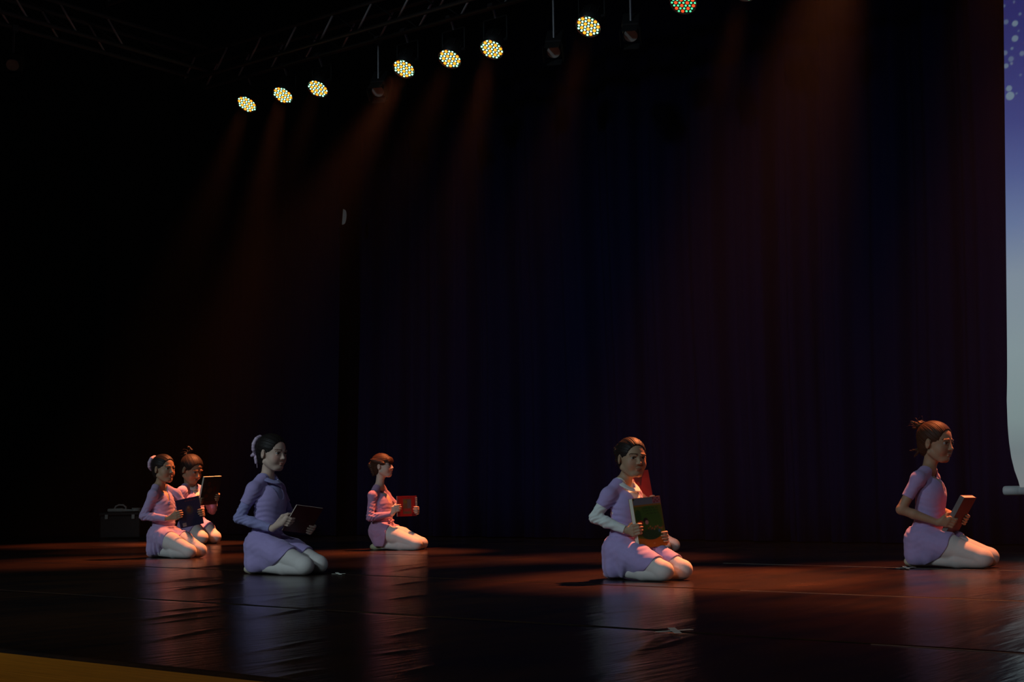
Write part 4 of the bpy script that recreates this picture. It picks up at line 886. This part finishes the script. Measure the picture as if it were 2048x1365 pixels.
# ------------------------------------------------------------------ small things on the floor
def cross(c, ang1, l1, w1, ang2, l2, w2, label):
    root = empty('tape_mark', (c[0], c[1], 0.006), label=label, cat='tape mark', group='taped spike marks on the floor')
    for k, (a, l, w_) in enumerate(((ang1, l1, w1), (ang2, l2, w2))):
        bm = bmesh.new(); box_bm(bm, (0, 0, 0.0010 * k), (l, w_, 0.0010), Matrix.Rotation(a, 3, 'Z')); bm_obj('tape_strip', bm, M['tape'], root)
def strip(a, b):
    A, B = on_floor(*a), on_floor(*b); d = B - A; return math.atan2(d[1], d[0]), float(np.linalg.norm(d))
a1, l1 = strip((1315, 1268), (1384, 1263)); a2, l2 = strip((1342, 1260), (1356, 1271))
cross(on_floor(1349, 1265.5), a1, l1, 0.022, a2, l2, 0.026, 'white taped cross alone on the dark floor at the front')
a1, l1 = strip((664, 1151), (690, 1150)); a2, l2 = strip((673, 1148.5), (681, 1152.5))
cross(on_floor(677, 1150.3), a1, l1, 0.02, a2, l2, 0.02, 'small tan taped cross beside the knees of the child with the maroon book')
a1, l1 = strip((1799, 1139), (1832, 1137)); a2, l2 = strip((1806, 1135), (1815, 1140))
cross(on_floor(1812, 1138), a1, l1, 0.03, a2, l2, 0.02, 'taped cross by the feet of the child nearest the screen')

# equipment in the dark left wing
def wing_case():
    p = on_floor(248, 1078); root = empty('equipment_case', (p[0], p[1], 0.004), rad(38), label='black equipment case in the dark left wing with grey fittings on its lid', cat='case')
    bm = bmesh.new(); box_bm(bm, (0, 0, 0.13), (0.46, 0.34, 0.25), bev=0.015); bm_obj('body', bm, M['case'], root)
    bm = bmesh.new(); box_bm(bm, (0, 0, 0.275), (0.48, 0.36, 0.04), bev=0.012); bm_obj('lid', bm, M['case'], root)
    for x in (-0.15, 0.15):
        bm = bmesh.new(); box_bm(bm, (x, -0.184, 0.245), (0.035, 0.010, 0.05), bev=0.003); bm_obj('latch', bm, M['grey_plastic'], root)
    for x in (-0.19, 0.19):
        for y in (-0.13, 0.13): bm = bmesh.new(); tube_bm(bm, (x, y, 0), (x, y, 0.012), 0.018, 10); bm_obj('foot', bm, M['case'], root)
    q = np.array(root.location); R = np.array(Matrix.Rotation(rad(38), 3, 'Z')); top = q + R @ A3(0, 0, 0.295)
    t = empty('desk_lamp_head', tuple(top), rad(38), label='grey curved-handle fitting lying on the black case in the wing', cat='fitting')
    me, _ = sdf_mesh('shell', [cone((-0.16, -0.05, 0.022), (-0.02, -0.05, 0.022), 0.020, 0.022, 0.01), cone((-0.02, -0.05, 0.022), (0.10, -0.04, 0.018), 0.020, 0.012, 0.01)], 0.004); link('shell', me, M['grey_plastic'], t)
    pts = [(-0.10, -0.05, 0.035), (-0.085, -0.05, 0.065), (-0.05, -0.05, 0.082), (0.0, -0.05, 0.080), (0.03, -0.05, 0.055), (0.03, -0.05, 0.03)]
    me, _ = sdf_mesh('handle', [cone(a, b, 0.009, 0.009, 0.004) for a, b in zip(pts[:-1], pts[1:])], 0.0035); link('handle', me, M['grey_plastic'], t)
    t.name = 'grey_fitting'
    c = q + R @ A3(0.15, -0.05, 0.295); b = empty('cable_coil', tuple(c), label='small grey coil at the right end of the black case lid', cat='cable')
    bm = bmesh.new(); n = 60
    P = [Vector((0.05 * math.cos(k * 0.5), 0.045 * math.sin(k * 0.5), 0.008 + 0.0006 * k)) for k in range(n)]
    for a, d in zip(P[:-1], P[1:]): tube_bm(bm, a, d, 0.006, 6)
    bm_obj('cable', bm, M['grey_plastic'], b, True)
    bx = on_floor(212, 1060); b = empty('floor_box', (bx[0], bx[1], 0.004), rad(38), label='low dark box with a grey clip left of the equipment case', cat='box')
    bm = bmesh.new(); box_bm(bm, (0, 0, 0.055), (0.26, 0.2, 0.10), bev=0.01); bm_obj('body', bm, M['case'], b)
    for x in (-0.08, 0.07): bm = bmesh.new(); tube_bm(bm, (x - 0.025, -0.08, 0.112), (x + 0.025, -0.08, 0.112), 0.010, 8); bm_obj('clip', bm, M['grey_plastic'], b, True)
wing_case()
